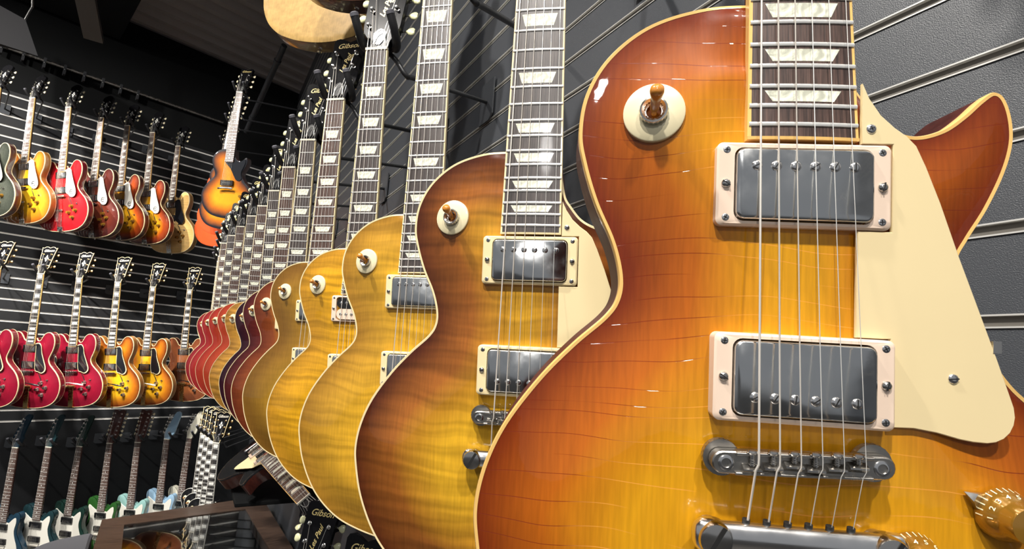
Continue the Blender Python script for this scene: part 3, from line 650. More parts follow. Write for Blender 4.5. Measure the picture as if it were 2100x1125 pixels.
# ------------------------------------------------------------------ les paul prototype
def make_lp(detail=True):
    root = empty('electric_guitar')
    obj('body', LP.back('body', 50, mat=M['back']), root)
    obj('top', LP.top('top', 2.2, F[1]), root)
    obj('body_binding', LP.bind('body_binding', 6.5, 2.2, M['binding']), root)
    make_neck(root, 249, M['back'])
    posts = make_head(root, 'lp', logo=LOGO_LP)
    make_strings(root, posts, dx=-2.5)
    wire_loop(root)
    zt = 12.3
    make_pickup(root, 143.2, 17.2, 8.5)
    make_pickup(root, 41.0, 21.2, 9.5, bridge=True)
    # selector switch
    x, y = -77.5, 184.3; z = LP.z(x, y); 
    nx = (LP.z(x - 8, y) - LP.z(x + 8, y)) / 16; ny = (LP.z(x, y - 8) - LP.z(x, y + 8)) / 16
    sw = obj('pickup_selector', MB().lathe([(17, -2.5), (17, 1.2), (16.4, 1.7), (6.0, 1.7), (6.0, -2.5)], n=48).mesh('pickup_selector', M['chip'], 40), root)
    sw.location = (x / 1000, y / 1000, (z + .3) / 1000); sw.rotation_euler = (-ny * .8, nx * .8, 0)
    n = MB(); N = 40
    prof = [(7.6, 1.6), (7.6, 2.2), (8.1, 2.6), (8.1, 5.0), (7.5, 5.8), (6.6, 6.0), (5.4, 5.0), (4.9, 2.2), (4.2, 2.2), (4.0, 1.0)]
    rings = []
    for pr, pz in prof:
        rings.append([((pr - (.45 if (i % 2 and 2.5 < pz < 5.1) else 0)) * math.cos(2 * math.pi * i / N), (pr - (.45 if (i % 2 and 2.5 < pz < 5.1) else 0)) * math.sin(2 * math.pi * i / N), pz) for i in range(N)])
    n.loft(rings, caps=False); obj('switch_nut', n.mesh('switch_nut', M['nickel'], 25), sw)
    d = Vector((.11, .34, 1)).normalized(); p0 = Vector((0, -1, 1.5))
    tip = MB().tube([p0 + d * t for t in (0, 4)], 1.6, 10).tube([p0 + d * t for t in (4, 12, 17, 19, 20.2, 20.8)], [2.5, 2.9, 3.9, 3.6, 2.3, .3], 16)
    obj('switch_tip', tip.mesh('switch_tip', M['amber'], 60), sw)
    # pickguard
    g = [(29.3, 199), (33, 191), (39, 182), (46, 175.5), (52, 171.2), (57, 166), (62, 155), (69.3, 136), (78.4, 109), (88.4, 81.5), (97.2, 57), (103.2, 39.5), (105.4, 33), (106, 28.2), (105.4, 24.2), (103.6, 20.2), (100.6, 17), (96.8, 15), (92.6, 14.2), (86, 14.4), (79.4, 15.3), (68.3, 17.9), (57, 19.4), (45.2, 19.2), (45.2, 64.2), (28.2, 64.2), (28.0, 119.8), (45.2, 120), (45.2, 166.4), (29.3, 166.4)]
    zf = lambda v: Vector((v.x, v.y, v.z + 1.2 * (v.y - 100) / 100. - .02 * v.x))
    pg = obj('pickguard', MB().prism(g, 14.4, 16.6, .5).xf(zf).mesh('pickguard', M['creamyellow'], 30), root)
    add_screw(pg, 34, 174.5, 16.6, 'screw', 'screw', 'cross', .4); add_screw(pg, 76, 45.8, 14.2, 'screw', 'screw', 'line', .1)
    obj('pickguard_bracket', MB().box((95, 60, 2), (99, 66, 14.5)).mesh('pickguard_bracket', M['nickel'], 0), pg)
    # bridge
    sl = lambda v: Vector((v.x, v.y + v.x * .035, v.z))
    W = 41.5
    out = []
    for k in range(9): a = math.radians(-90 + 180 * k / 8); out.append((W + 5.2 * math.cos(a) - 3, 5.6 * math.sin(a)))
    for k in range(9): a = math.radians(90 + 180 * k / 8); out.append((-W + 5.2 * math.cos(a) + 3, 5.6 * math.sin(a)))
    mb = MB().prism(out, 20.0, 26.6, .7)
    mb.box((-32.5, 4.1, 26), (32.5, 5.6, 28.6), .3).box((-32.5, -5.6, 26), (32.5, -4.3, 28.0), .3)
    br = obj('bridge', mb.xf(sl).mesh('bridge', M['bridge'], 35), root); br.location.x = -.0022
    for sx in (-1, 1):
        N = 44; R = []
        for r, z in ((9.2, 15.2), (9.2, 15.6), (9.6, 16), (9.6, 18.6), (9.2, 19), (9.2, 19.3)):
            R.append([((r - (.5 if i % 2 and r > 9.3 else 0)) * math.cos(2 * math.pi * i / N), (r - (.5 if i % 2 and r > 9.3 else 0)) * math.sin(2 * math.pi * i / N), z) for i in range(N)])
        w = obj('thumbwheel', MB().loft(R).mesh('thumbwheel', M['bridge'], 25), br); w.location = (sx * .037, sx * .037 * .035 + .0005, 0)
        pst = obj('bridge_post', MB().lathe([(3.9, 8), (3.9, 24), (3.9, 26.9), (3.2, 27.3), (2.4, 27.3), (2.0, 26.0), (.01, 26.0)], n=24).mesh('bridge_post', M['chrome'], 40), br); pst.location = (sx * .037, sx * .0013, 0)
    for k in range(6):
        xs = -25 + 10 * k; yo = (-2.6, -1.6, -.4, -1.8, -.9, .3)[k]
        s1 = MB().loft([[(xs + a, yo - 2.6 + xs * .035, 26.4), (xs + a, yo + 2.6 + xs * .035, 26.4), (xs + a, yo + .5 + xs * .035, 30.4 - abs(a) * .12), (xs + a, yo - .4 + xs * .035, 30.4 - abs(a) * .12)][::-1] for a in (-4.4, -4, 4, 4.4)])
        obj('saddle', s1.mesh('saddle', M['nickel'], 30), br)
        s2 = MB().tube([(xs, yo + 2 + xs * .035, 28.6), (xs, 5.4 + xs * .035, 28.6)], 1.15, 10)
        for q in range(3): s2.tube([(xs, yo + 2.4 + q * 1.1 + xs * .035, 28.6), (xs, yo + 2.9 + q * 1.1 + xs * .035, 28.6)], 1.5, 10)
        s2.tube([(xs, 5.2 + xs * .035, 28.8), (xs, 6.2 + xs * .035, 28.8), (xs, 7.2 + xs * .035, 28.8), (xs, 7.6 + xs * .035, 28.8)], [2.0, 2.7, 2.5, 1.2], 14)
        obj('saddle_screw', s2.mesh('saddle_screw', M['nickel'], 40), br)
    # stop tailpiece
    tw = 51.; R = []
    for x in [-tw, -tw + 1.2, -tw + 4, -tw + 8, -tw + 14, -30, 0, 30, tw - 14, tw - 8, tw - 4, tw - 1.2, tw]:
        a = abs(x); k = 1.0
        ry, rz = 7.2, 5.6
        if a > tw - .5: ry, rz = 3.4, 2.4
        elif a > tw - 2: ry, rz = 6.0, 4.4
        elif a > tw - 9: ry, rz = 8.3, 6.2
        R.append([(x, -38 + ry * math.cos(t) * (1.05 if math.sin(t) > 0 else 1), 24 + rz * math.sin(t)) for t in [2 * math.pi * i / 20 for i in range(20)]])
    tp = obj('stop_tailpiece', MB().loft(R).mesh('stop_tailpiece', M['chrome'], 50), root); tp.location.x = -.0028
    for sx in (-1, 1):
        mb = MB().lathe([(6.4, 14), (6.4, 20), (8.4, 21), (8.4, 29), (7.7, 30.4), (6.6, 30.8), (0.01, 30.9)], n=28)
        st = mb.mesh('stud', M['nickel'], 40)
        b = MB(); b.v = list(mb.v); b.f = list(mb.f); n0 = len(b.f); a = 1.05; 
        b2 = MB().box((-7.6, -1.1, 30.5), (7.6, 1.1, 31.15)).xf(lambda v: Vector((v.x * math.cos(a) - v.y * math.sin(a), v.x * math.sin(a) + v.y * math.cos(a), v.z))); b.add(b2.v, b2.f)
        st = b.mesh('stud', M['nickel'], 40); st.materials.append(M['slot']); st.polygons.foreach_set('material_index', [0] * n0 + [1] * (len(b.f) - n0))
        s_ = obj('stud', st, tp); s_.location = (sx * .041, -.0385, 0)
    for k in range(6):
        obj('string_ball_end', MB().lathe([(1.9, 0), (1.9, 4.5), (.01, 4.6)], (-25 + 10 * k, -33.5, 23.2), (0, 1, .15), 10).mesh('string_ball_end', M['slot'], 40), tp)
    # knobs
    for (kx, ky) in ((99.5, -20), (57, -45), (124, -72), (84, -100)):
        knob(root, kx, ky, LP.z(kx, ky) + 1.0, numerals=ky > -50, pointer=ky > -50)
    return root
lp0 = make_lp()
POSE = [(.2825,.1696,1.5116,1.6814,-.0040,-.6343),(.2747,.4154,1.5031,1.6713,-.0104,-.7030),(.2629,.6647,1.4926,1.6579,-.0192,-.7174),(.2522,.9302,1.4832,1.6815,-.0132,-.7091),
 (.2305,1.1850,1.4900,1.6600,-.0181,-.7100),(.2260,1.4599,1.4780,1.6980,-.0077,-.6837),(.2206,1.7118,1.4730,1.7094,-.0111,-.6796),(.2171,1.9769,1.4649,1.7120,-.0205,-.6796),(.1948,2.2416,1.4662,1.7114,.0003,-.6633),
 (.1770,2.4874,1.4750,1.7050,-.0087,-.6560),(.1500,2.7315,1.4710,1.7000,-.0100,-.6500),(.1250,2.9800,1.4680,1.6950,-.0120,-.6450),(.1050,3.2300,1.4660,1.6950,-.0120,-.6400),
 (.1150,3.4800,1.4650,1.6950,-.0120,-.6400),(.1100,3.7300,1.4640,1.6950,-.0120,-.6400),(.1100,3.9800,1.4640,1.6950,-.0120,-.6400)]
LPL = ['cherry sunburst electric guitar nearest the camera, top crazed with fine cracks',
 'brown-edged iced tea sunburst guitar hanging directly behind the nearest guitar',
 'lemon yellow flame top guitar, third from the front of the long row',
 'amber flame top guitar with a black and cream uncovered neck pickup',
 'plain olive gold top guitar hanging between the amber and the tobacco ones',
 'tobacco brown sunburst guitar just behind the olive gold one',
 'dark cherry sunburst guitar, seventh from the front of the long row',
 'deep plum almost black guitar, a thin dark sliver before the striped honey one',
 'honey coloured strongly striped flame guitar, last before the red ones',
 'washed orange-red guitar right behind the striped honey guitar',
 'cherry red guitar, second of the red ones at the far end of the row',
 'wine red guitar, third of the red ones at the far end of the row',
 'darkest red guitar, its rim the outermost left of the long row',
 'guitar behind the darkest red one, only its fretboard showing beyond the row',
 'guitar near the corner of the long row, second last of its fretboards',
 'guitar in the corner of the long row, the very last and smallest fretboard']
DETAIL = ('screw', 'height_screw', 'numerals', 'pointer', 'thumbwheel', 'bridge_post', 'saddle', 'saddle_screw', 'string_ball_end', 'pickguard_bracket', 'model_text', 'pole_piece', 'stud')
ROW = []
for i, ps in enumerate(POSE):
    g = lp0 if i == 0 else copy_tree(lp0, None, DETAIL if i > 4 else (('numerals', 'pointer') if i else ()))
    g.location = ps[:3]; g.rotation_euler = ps[3:]; tag(g, LPL[i], 'guitar', 'single-cutaway guitars hung in one long row on the right wall'); ROW.append(g)
    for o in walk(g):
        if base(o) == 'top': setmat(o, F[min(i + 1, 13)])
        if base(o) == 'fretboard' and i in (1, 2, 3, 5, 7, 9, 11, 14): setmat(o, M['boarddark'])
        if base(o) in ('body_binding', 'fretboard_binding') and i > 0: setmat(o, M['binding2'])
        if base(o) in ('pickup',) and i > 0: setmat(o, M['creamyellow'])
# amber guitar: uncovered neck pickup
g = ROW[3]
for o in [c for c in g.children if base(c) == 'pickup']:
    if o.location.y > .1:
        for c in list(walk(o)): bpy.data.objects.remove(c)
make_pickup(g, 143.2, 17.2, 8.5, kind='coils')

# ------------------------------------------------------------------ semi-hollow guitars
def f_hole(sx):
    P = [(66, 18, 5.), (58, 22, 3), (56, 12, 2.2), (64, 0, 2.8), (72, -18, 3.2), (78, -36, 3), (84, -50, 2.4), (82, -58, 2.6), (74, -56, 5.)]
    mb = MB(); L = []; Rr = []
    for i, (x, y, r) in enumerate(P):
        a = P[max(i - 1, 0)]; b = P[min(i + 1, len(P) - 1)]; t = Vector((b[0] - a[0], b[1] - a[1])).normalized()
        for s_, l in ((1, L), (-1, Rr)):
            q = (sx * (x + 14 - t.y * r * s_), y - 28 + t.x * r * s_); l.append((q[0], q[1], ES.z(*q) + .5))
    n = len(P); mb.add(L + Rr, [[i, i + 1, n + i + 1, n + i] if sx > 0 else [i, n + i, n + i + 1, i + 1] for i in range(n - 1)])
    return mb
def make_es(kind):
    root = empty('semi_hollow_guitar'); top_row = kind == 'dot'
    obj('body', ES.back('body', 41, 6, mat=M['back']), root)
    obj('top', ES.top('top', 3.2, F['red']), root)
    obj('body_binding', ES.bind('body_binding', 6., 3.2, M['binding2']), root)
    obj('back_binding', ES.bind('back_binding', 4., 3.2, M['binding2'], back=-41.), root)
    make_neck(root, 208, M['backdark'], 'board' if top_row else 'ebony', True, 'para' if top_row else 'block', 22, 'block', heel=34)
    if top_row: posts = make_head(root, 'epi', mat='headface', inlay='diamond', btn='cream')
    else: posts = make_head(root, 'split', bound=True, inlay='diamond', logo=[('Gibson', 24, 0, 158, math.radians(3), 'pearl_logo', 'logo', .35)], btn='goldb')
    make_strings(root, posts, tail_y=-95 if not top_row else -170, tail_z=22, rmul=1.2)
    for yc, zt, bb in ((146, 16.5, False), (42, 20, True)):
        make_pickup(root, yc, zt, 9, bb, ringmat='black', detail=False)
    obj('bridge', MB().prism(rrect(88, 11, 5), 14, 29, 1).mesh('bridge', M['nickel'], 40), root)
    for sx in (-1, 1): obj('f_hole', f_hole(sx).mesh('f_hole', M['slot'], 0), root)
    for (kx, ky) in ((92, -70), (122, -100), (70, -112), (100, -146)): knob(root, kx, ky, ES.z(kx, ky), mat='knobgold' if top_row else 'nickel')
    sw = obj('pickup_selector', MB().lathe([(6, 0), (6, 3), (2, 3.2), (2.5, 16), (.01, 17)], n=12).mesh('pickup_selector', M['nickel'], 40), root); sw.location = (.128, -.052, ES.z(128, -52) / 1000)
    if top_row:
        pgp = catmull([(30, 168), (58, 188), (80, 184), (90, 150), (102, 104), (118, 56), (124, 20), (112, -4), (86, -6), (66, 12), (46, 30), (46, 100), (46, 166)], 3)
        pg = obj('pickguard', MB().prism([(p[0], p[1]) for p in pgp], 17.5, 20.5, .4).mesh('pickguard', M['white'], 30), root)
        e = []; 
        for k in range(15): a = math.radians(40 + 280 * k / 14); e.append((92 + 13 * math.cos(a), 28 + 15 * math.sin(a), 21))
        obj('emblem', MB().tube(e, 1.9, 6).tube([(78, 28, 21), (100, 30, 21)], 1.9, 6).mesh('emblem', M['slot'], 40), pg)
        mb = MB(); 
        for x in (-22, -12, 0, 12, 22): mb.tube([(x, -95, 22), (x * .9, -150, 20), (x * .7, -215, 14)], 1.6, 6)
        mb.box((-28, -100, 19), (28, -90, 25), 1).box((-20, -236, -6), (20, -205, 13), 1)
        obj('trapeze_tailpiece', mb.mesh('trapeze_tailpiece', M['nickel'], 40), root)
    else:
        pgp = catmull([(30, 168), (62, 180), (78, 160), (84, 120), (100, 70), (112, 30), (108, 8), (90, -4), (70, 4), (52, 12), (46, 60), (46, 166)], 3)
        o2 = [(p[0], p[1]) for p in pgp]
        pg = obj('pickguard', MB().prism(o2, 17.5, 20.5, .4).mesh('pickguard', M['pglass'], 30), root)
        obj('pickguard_binding', MB().prism([(69 + (x - 69) * 1.14, 85 + (y - 85) * 1.06) for x, y in o2], 17.0, 19.6, .3).mesh('pickguard_binding', M['binding2'], 30), pg)
        vb = obj('vibrato_tailpiece', MB().box((-34, -106, 14), (34, -88, 26), 2).box((-16, -236, 2), (16, -100, 16), 2).tube([(-36, -97, 22), (36, -97, 22)], 6, 12).mesh('vibrato_tailpiece', M['gold'], 40), root)
        obj('vibrato_arm', MB().tube([(-20, -97, 28), (-26, -84, 36), (-16, -70, 40), (10, -68, 42), (40, -72, 43)], 2.6, 8).tube([(40, -72, 43), (60, -75, 43), (104, -82, 44), (108, -83, 44)], [3.4, 5.4, 5.4, 3], 10).mesh('vibrato_arm', M['white'], 40), vb)
    obj('strap_button', MB().lathe([(6, 0), (3, 3), (3, 9), (6, 12), (.01, 12.5)], (0, -236, -18), (0, -1, 0), 12).mesh('strap_button', M['nickel'], 40), root)
    return root
def place(first, proto, loc, eul, label, group, mats, kinds=None):
    g = proto if first else copy_tree(proto); g.location = loc; g.rotation_euler = eul; tag(g, label, 'guitar', group)
    for o in walk(g):
        if base(o) in mats: setmat(o, mats[base(o)])
    return g
es_t = make_es('dot')
TOPG = []
TOP = [((-1.285, 4.53, 2.490), (1.693, -.045, -.71), 'olive', 'backdark', 'dark green sparkle guitar cut off by the left edge of the picture, upper shelf row'),
 ((-1.115, 4.552, 2.487), (1.693, -.0502, -.71), 'yburst', 'back', 'yellow sunburst semi-hollow guitar with white pickguard, first whole one on the top row'),
 ((-.904, 4.481, 2.459), (1.6932, -.0616, -.71), 'red', 'back', 'bright cherry red semi-hollow guitar with white pickguard on the top row'),
 ((-.742, 4.545, 2.457), (1.6931, -.0385, -.71), 'walnut', 'backdark', 'dark walnut semi-hollow guitar with white pickguard on the top row'),
 ((-.605, 4.662, 2.484), (1.6931, -.0384, -.71), 'sunburst', 'backdark', 'red sunburst semi-hollow guitar beside the dark walnut one on the top row'),
 ((-.450, 4.690, 2.486), (1.6931, -.0378, -.71), 'sunburst', 'backdark', 'red sunburst semi-hollow guitar beside the blonde one on the top row'),
 ((-.290, 4.800, 2.458), (1.6930, -.0206, -.71), 'blonde', 'blonde_side', 'blonde semi-hollow guitar with black pickguard ending the top row')]
M['blonde_side'] = simple('blonde_side', (.42, .24, .08), .3, coat=.6, var=.15, bscale=30)
M['amber_side'] = simple('amber_side', (.36, .15, .03), .3, coat=.6, var=.15, bscale=30)
M['cherry_side'] = simple('cherry_side', (.16, .008, .014), .25, coat=.8)
for i, (lc, eu, fin, sd, lab) in enumerate(TOP):
    mt = {'top': F[fin], 'body': M['cherry_side'] if fin == 'red' else M['amber_side'] if fin == 'yburst' else M[sd]}
    if fin == 'blonde': mt['pickguard'] = M['pglass']
    g = place(i == 0, es_t, lc, eu, lab, 'semi-hollow guitars on the top row of the far wall', mt); TOPG.append(g)
    if fin == 'blonde':
        for o in list(walk(g)):
            if base(o) == 'emblem': bpy.data.objects.remove(o)
es_m = make_es('block'); MIDG = []
MID = [((-1.075, 4.47, 1.296), (1.693, -.0400, -.57), 'cherry', 'cherry_side', 'crimson semi-hollow guitar cut off by the left edge, middle row'),
 ((-.877, 4.484, 1.296), (1.693, -.0223, -.57), 'cherry', 'cherry_side', 'crimson semi-hollow guitar with gold vibrato, second from the left on the middle row'),
 ((-.667, 4.523, 1.300), (1.6932, -.0627, -.57), 'cherry', 'cherry_side', 'crimson semi-hollow guitar next to the amber sunburst ones on the middle row'),
 ((-.461, 4.529, 1.301), (1.6931, -.0516, -.57), 'amberburst', 'amber_side', 'amber sunburst semi-hollow guitar beside the crimson ones on the middle row'),
 ((-.273, 4.659, 1.303), (1.6930, -.0348, -.57), 'amberburst', 'amber_side', 'amber sunburst semi-hollow guitar beside the walnut brown one on the middle row'),
 ((-.042, 4.791, 1.322), (1.6931, -.0367, -.57), 'brown', 'back', 'walnut brown semi-hollow guitar partly behind the red guitars, middle row')]
for i, (lc, eu, fin, sd, lab) in enumerate(MID):
    MIDG.append(place(i == 0, es_m, lc, eu, lab, 'gold-trimmed semi-hollow guitars on the middle row of the far wall', {'top': F[fin], 'body': M[sd], 'vibrato_arm': M['white' if i in (2, 4) else 'black']}))

# ------------------------------------------------------------------ double-cutaway solid guitars, bottom row
def make_dc(head, tun):
    root = empty('solid_body_guitar')
    obj('body', DC.back('body', 32, 3, mat=F['blue'], rnd=6), root); obj('top', DC.top('top', 0., F['blue']), root)
    make_neck(root, 190, M['backdark'], 'board', False, 'dot', 22, 'block', heel=22)
    posts = make_head(root, head, mat=F['blue'], tun=tun, btn='cream' if tun == 'twelve' else 'steel')
    make_strings(root, posts, tail_y=-70, tail_z=20, bz=29, rmul=1.2)
    pgp = catmull([(-30, 170), (-60, 186), (-90, 206), (-98, 190), (-86, 150), (-80, 110), (-90, 70), (-112, 30), (-100, -10), (-60, -30), (0, -40), (60, -44), (110, -60), (124, -30), (112, 30), (94, 76), (86, 120), (96, 170), (90, 200), (70, 190), (46, 166), (30, 166)], 3)
    pg = obj('pickguard', MB().prism([(p[0], p[1]) for p in pgp], 8.8, 11, .4).mesh('pickguard', M['white'], 30), root)
    for yc in (138, 46):
        p = obj('pickup', MB().prism(rrect(84, 36, 4), 10, 20, 1.5).mesh('pickup', M['black'], 40), root); p.location.y = yc / 1000
        for k in range(6): q = obj('pole_piece', ME['dot'], p); q.location = (-.025 + .010 * k, 0, .020)
    obj('bridge', MB().prism(rrect(86, 12, 5), 9, 27, 1).mesh('bridge', M['nickel'], 40), root)
    vb = obj('vibrato_tailpiece', MB().prism(rrect(60, 90, 6, cy=-100), 9, 18, 2).mesh('vibrato_tailpiece', M['nickel'], 40), root)
    obj('vibrato_arm', MB().tube([(24, -60, 20), (40, -30, 34), (70, 40, 40)], 2.6, 8).mesh('vibrato_arm', M['nickel'], 40), vb)
    for (kx, ky) in ((96, -10), (84, -60)): knob(root, kx, ky, 11, mat='black')
    return root
BOT = [('batwing', 'six_left', 'blue', (-.866, 4.669, .174), (1.693, .0143, -.6440), 'dark blue solid-body guitar at the left end of the bottom row'),
 ('batwing', 'six_left', 'teal', (-.699, 4.652, .175), (1.693, .0163, -.6438), 'dark teal solid-body guitar, second on the bottom row'),
 ('batwing', 'six_left', 'dgreen', (-.559, 4.785, .154), (1.693, .0227, -.6430), 'very dark green solid-body guitar left of the bright green twelve-string'),
 ('twelve', 'twelve', 'green', (-.374, 4.765, .172), (1.693, -.0130, -.6474), 'forest green twelve-string guitar with white pickguard on the bottom row'),
 ('twelve', 'twelve', 'seafoam', (-.206, 4.782, .171), (1.693, -.0236, -.6487), 'seafoam green twelve-string guitar on the bottom row'),
 ('hook', 'six_left', 'ice', (-.039, 4.856, .179), (1.693, -.0080, -.6468), 'ice blue solid-body guitar with pale blue forked headstock'),
 ('hook', 'six_left', 'cream', (.093, 4.892, .182), (1.693, .0201, -.6433), 'vintage white solid-body guitar with white forked headstock')]
protos = {}; BOTG = []
for hd, tn, fin, lc, eu, lab in BOT:
    first = hd not in protos
    if first: protos[hd] = make_dc(hd, tn)
    mt = {'top': F[fin], 'body': F[fin]}
    if hd != 'twelve': mt['headstock'] = F[fin]
    else: mt['headstock'] = M['backdark']
    BOTG.append(place(first, protos[hd], lc, eu, lab, 'double-cutaway solid-body guitars on the bottom row of the far wall', mt))

# ------------------------------------------------------------------ slab single-cutaway guitars on the upper row of the right wall
def make_jr():
    root = empty('slab_guitar')
    obj('body', JR.back('body', 38, 2, mat=M['backdark'], rnd=4), root); obj('top', JR.top('top', 0., F['jr']), root)
    make_neck(root, 249, M['backdark'], 'board', False, 'dot', 22, 'block', heel=34)
    posts = make_head(root, 'lp', logo=LOGO_LP[:1], btn='cream', mat='headface')
    make_strings(root, posts, tail_y=-4, tail_z=24, bz=29, rmul=1.1)
    g = catmull([(30, 196), (46, 182), (66, 174), (90, 184), (104, 192), (108, 176), (100, 146), (86, 112), (86, 88), (92, 68), (78, 52), (60, 56), (46, 70), (10, 130), (-24, 166), (30, 167)], 3)
    obj('pickguard', MB().prism([(p[0], p[1]) for p in g], 8., 10, .3).mesh('pickguard', M['pglass'], 30), root)
    p = obj('pickup', MB().prism(rrect(84, 34, 3), 8, 19, 1.5).mesh('pickup', M['black'], 40), root); p.location.y = .035
    for k in range(6): q = obj('pole_piece', ME['dot'], p); q.location = (-.025 + .010 * k, 0, .019)
    obj('wrap_tailpiece', MB().tube([(-50, -6, 24), (-46, -4, 24), (-20, 1, 24), (20, 1, 24), (46, -1, 24), (50, -1, 24)], [4, 7, 6.5, 6.5, 7, 4], 14).mesh('wrap_tailpiece', M['chrome'], 50), root)
    for (kx, ky) in ((100, -46), (92, -108)): knob(root, kx, ky, 7)
    sb = obj('strap_button', MB().lathe([(6, 0), (3, 3), (3, 9), (6, 12), (.01, 12.5)], (0, -185, -18), (0, -1, 0), 16).mesh('strap_button', M['nickel'], 40), root)
    return root
jr = make_jr(); JRG = []
JRS = [((.038, 3.605, 2.509), (1.693, .0286, -.6423), 'jr', 'slab guitar with black-edged sunburst and black pickguard above the fretboards', 'backdark'),
 ((.030, 3.93, 2.500), (1.693, .0286, -.6423), 'jr', 'second black-edged sunburst slab guitar, its lower edge below the front one', 'backdark'),
 ((.020, 4.10, 2.485), (1.693, .0286, -.6423), 'orange', 'orange-red slab guitar just below the second sunburst one', 'orange'),
 ((.005, 4.56, 2.475), (1.693, .0286, -.6423), 'orange', 'orange-red slab guitar lowest and farthest, its chrome tailpiece showing', 'orange')]
M['orange'] = simple('orange_side', (.50, .06, .02), .25, coat=.8)
for i, (lc, eu, fin, lab, sd) in enumerate(JRS):
    JRG.append(place(i == 0, jr, lc, eu, lab, 'slab guitars on the upper row of the right wall', {'top': F[fin], 'body': M[sd]}))
M['tvside'] = simple('tv_side', (.22, .12, .045), .3, coat=.6, var=.1, bscale=30)
tv = place(False, jr, (.165, 1.30, 2.50), (1.52, .02, -.66), 'yellow slab guitar seen from below at the top of the picture', 'slab guitars on the upper row of the right wall', {'top': F['tv'], 'body': M['tvside']}); JRG.append(tv)
tv2 = place(False, jr, (.195, 1.05, 2.475), (1.52, .02, -.66), 'brown guitar overhead in front of the yellow one, only its bottom edge in view', 'slab guitars on the upper row of the right wall', {'top': F['tobacco'], 'body': M['backdark']}); JRG.append(tv2)

# ------------------------------------------------------------------ lower row of the right wall
LOWG = []
def lower(loc, eul, lab, mats, blk=False, skip=()):
    g = copy_tree(lp0, None, DETAIL + skip); g.location = loc; g.rotation_euler = eul; tag(g, lab, 'guitar', 'guitars on the lower row of the right wall')
    for o in walk(g):
        if base(o) in mats: setmat(o, mats[base(o)])
    LOWG.append(g); return g
lower((.278, 1.435, .373), (1.68, .10, -.68), 'lower row guitar, black headstock with gold script visible at the bottom of the picture', {'top': F[6]})
lower((.308, 1.177, .370), (1.68, .10, -.68), 'guitar on the lower row nearest the camera, only its headstock tip in view', {'top': F[3]})
cust = copy_tree(lp0, None, DETAIL)
for o in list(walk(cust)):
    if base(o) in ('inlay', 'headstock', 'tuner', 'tuner_button', 'logo', 'signature', 'truss_rod_cover', 'string'):
        if o.name in bpy.data.objects and base(o) not in ('string',): bpy.data.objects.remove(o)
fb = [o for o in cust.children if base(o) == 'fretboard'][0]
setmat(fb, M['ebony'])
for n in (1,) + INLAY_FRETS:
    yc = (fy(n) + fy(n - 1)) / 2; io = obj('inlay', ME[('inlay', 'block', n, 'block')], fb); io.location = (0, yc / 1000, zb(yc) / 1000); io.rotation_euler[0] = -.07
make_head(cust, 'split', bound=True, logo=[('Gibson', 24, 0, 158, math.radians(3), 'pearl_logo', 'logo', .35)], inlay='diamond', btn='goldb')
CU = [((.239, 3.859, .305), 'nearest of the black bound guitars with block inlays, lower row'), ((.217, 4.039, .301), 'black guitar with block inlays just behind the nearest black one'),
      ((.197, 4.219, .293), 'third black guitar with block inlays, its shoulder above the second'), ((.177, 4.398, .283), 'farthest black guitar with block inlays beside the white forked headstock')]
for i, (lc, lab) in enumerate(CU):
    g = cust if i == 0 else copy_tree(cust); g.location = lc; g.rotation_euler = (1.69, 0, -.66); tag(g, lab, 'guitar', 'black guitars on the lower row of the right wall'); LOWG.append(g)
    for o in walk(g):
        if base(o) in ('top', 'body', 'neck'): setmat(o, F['blackg'])
        if base(o) in ('body_binding', 'fretboard_binding'): setmat(o, M['white'])
        if base(o) == 'pickguard': setmat(o, M['pglass'])

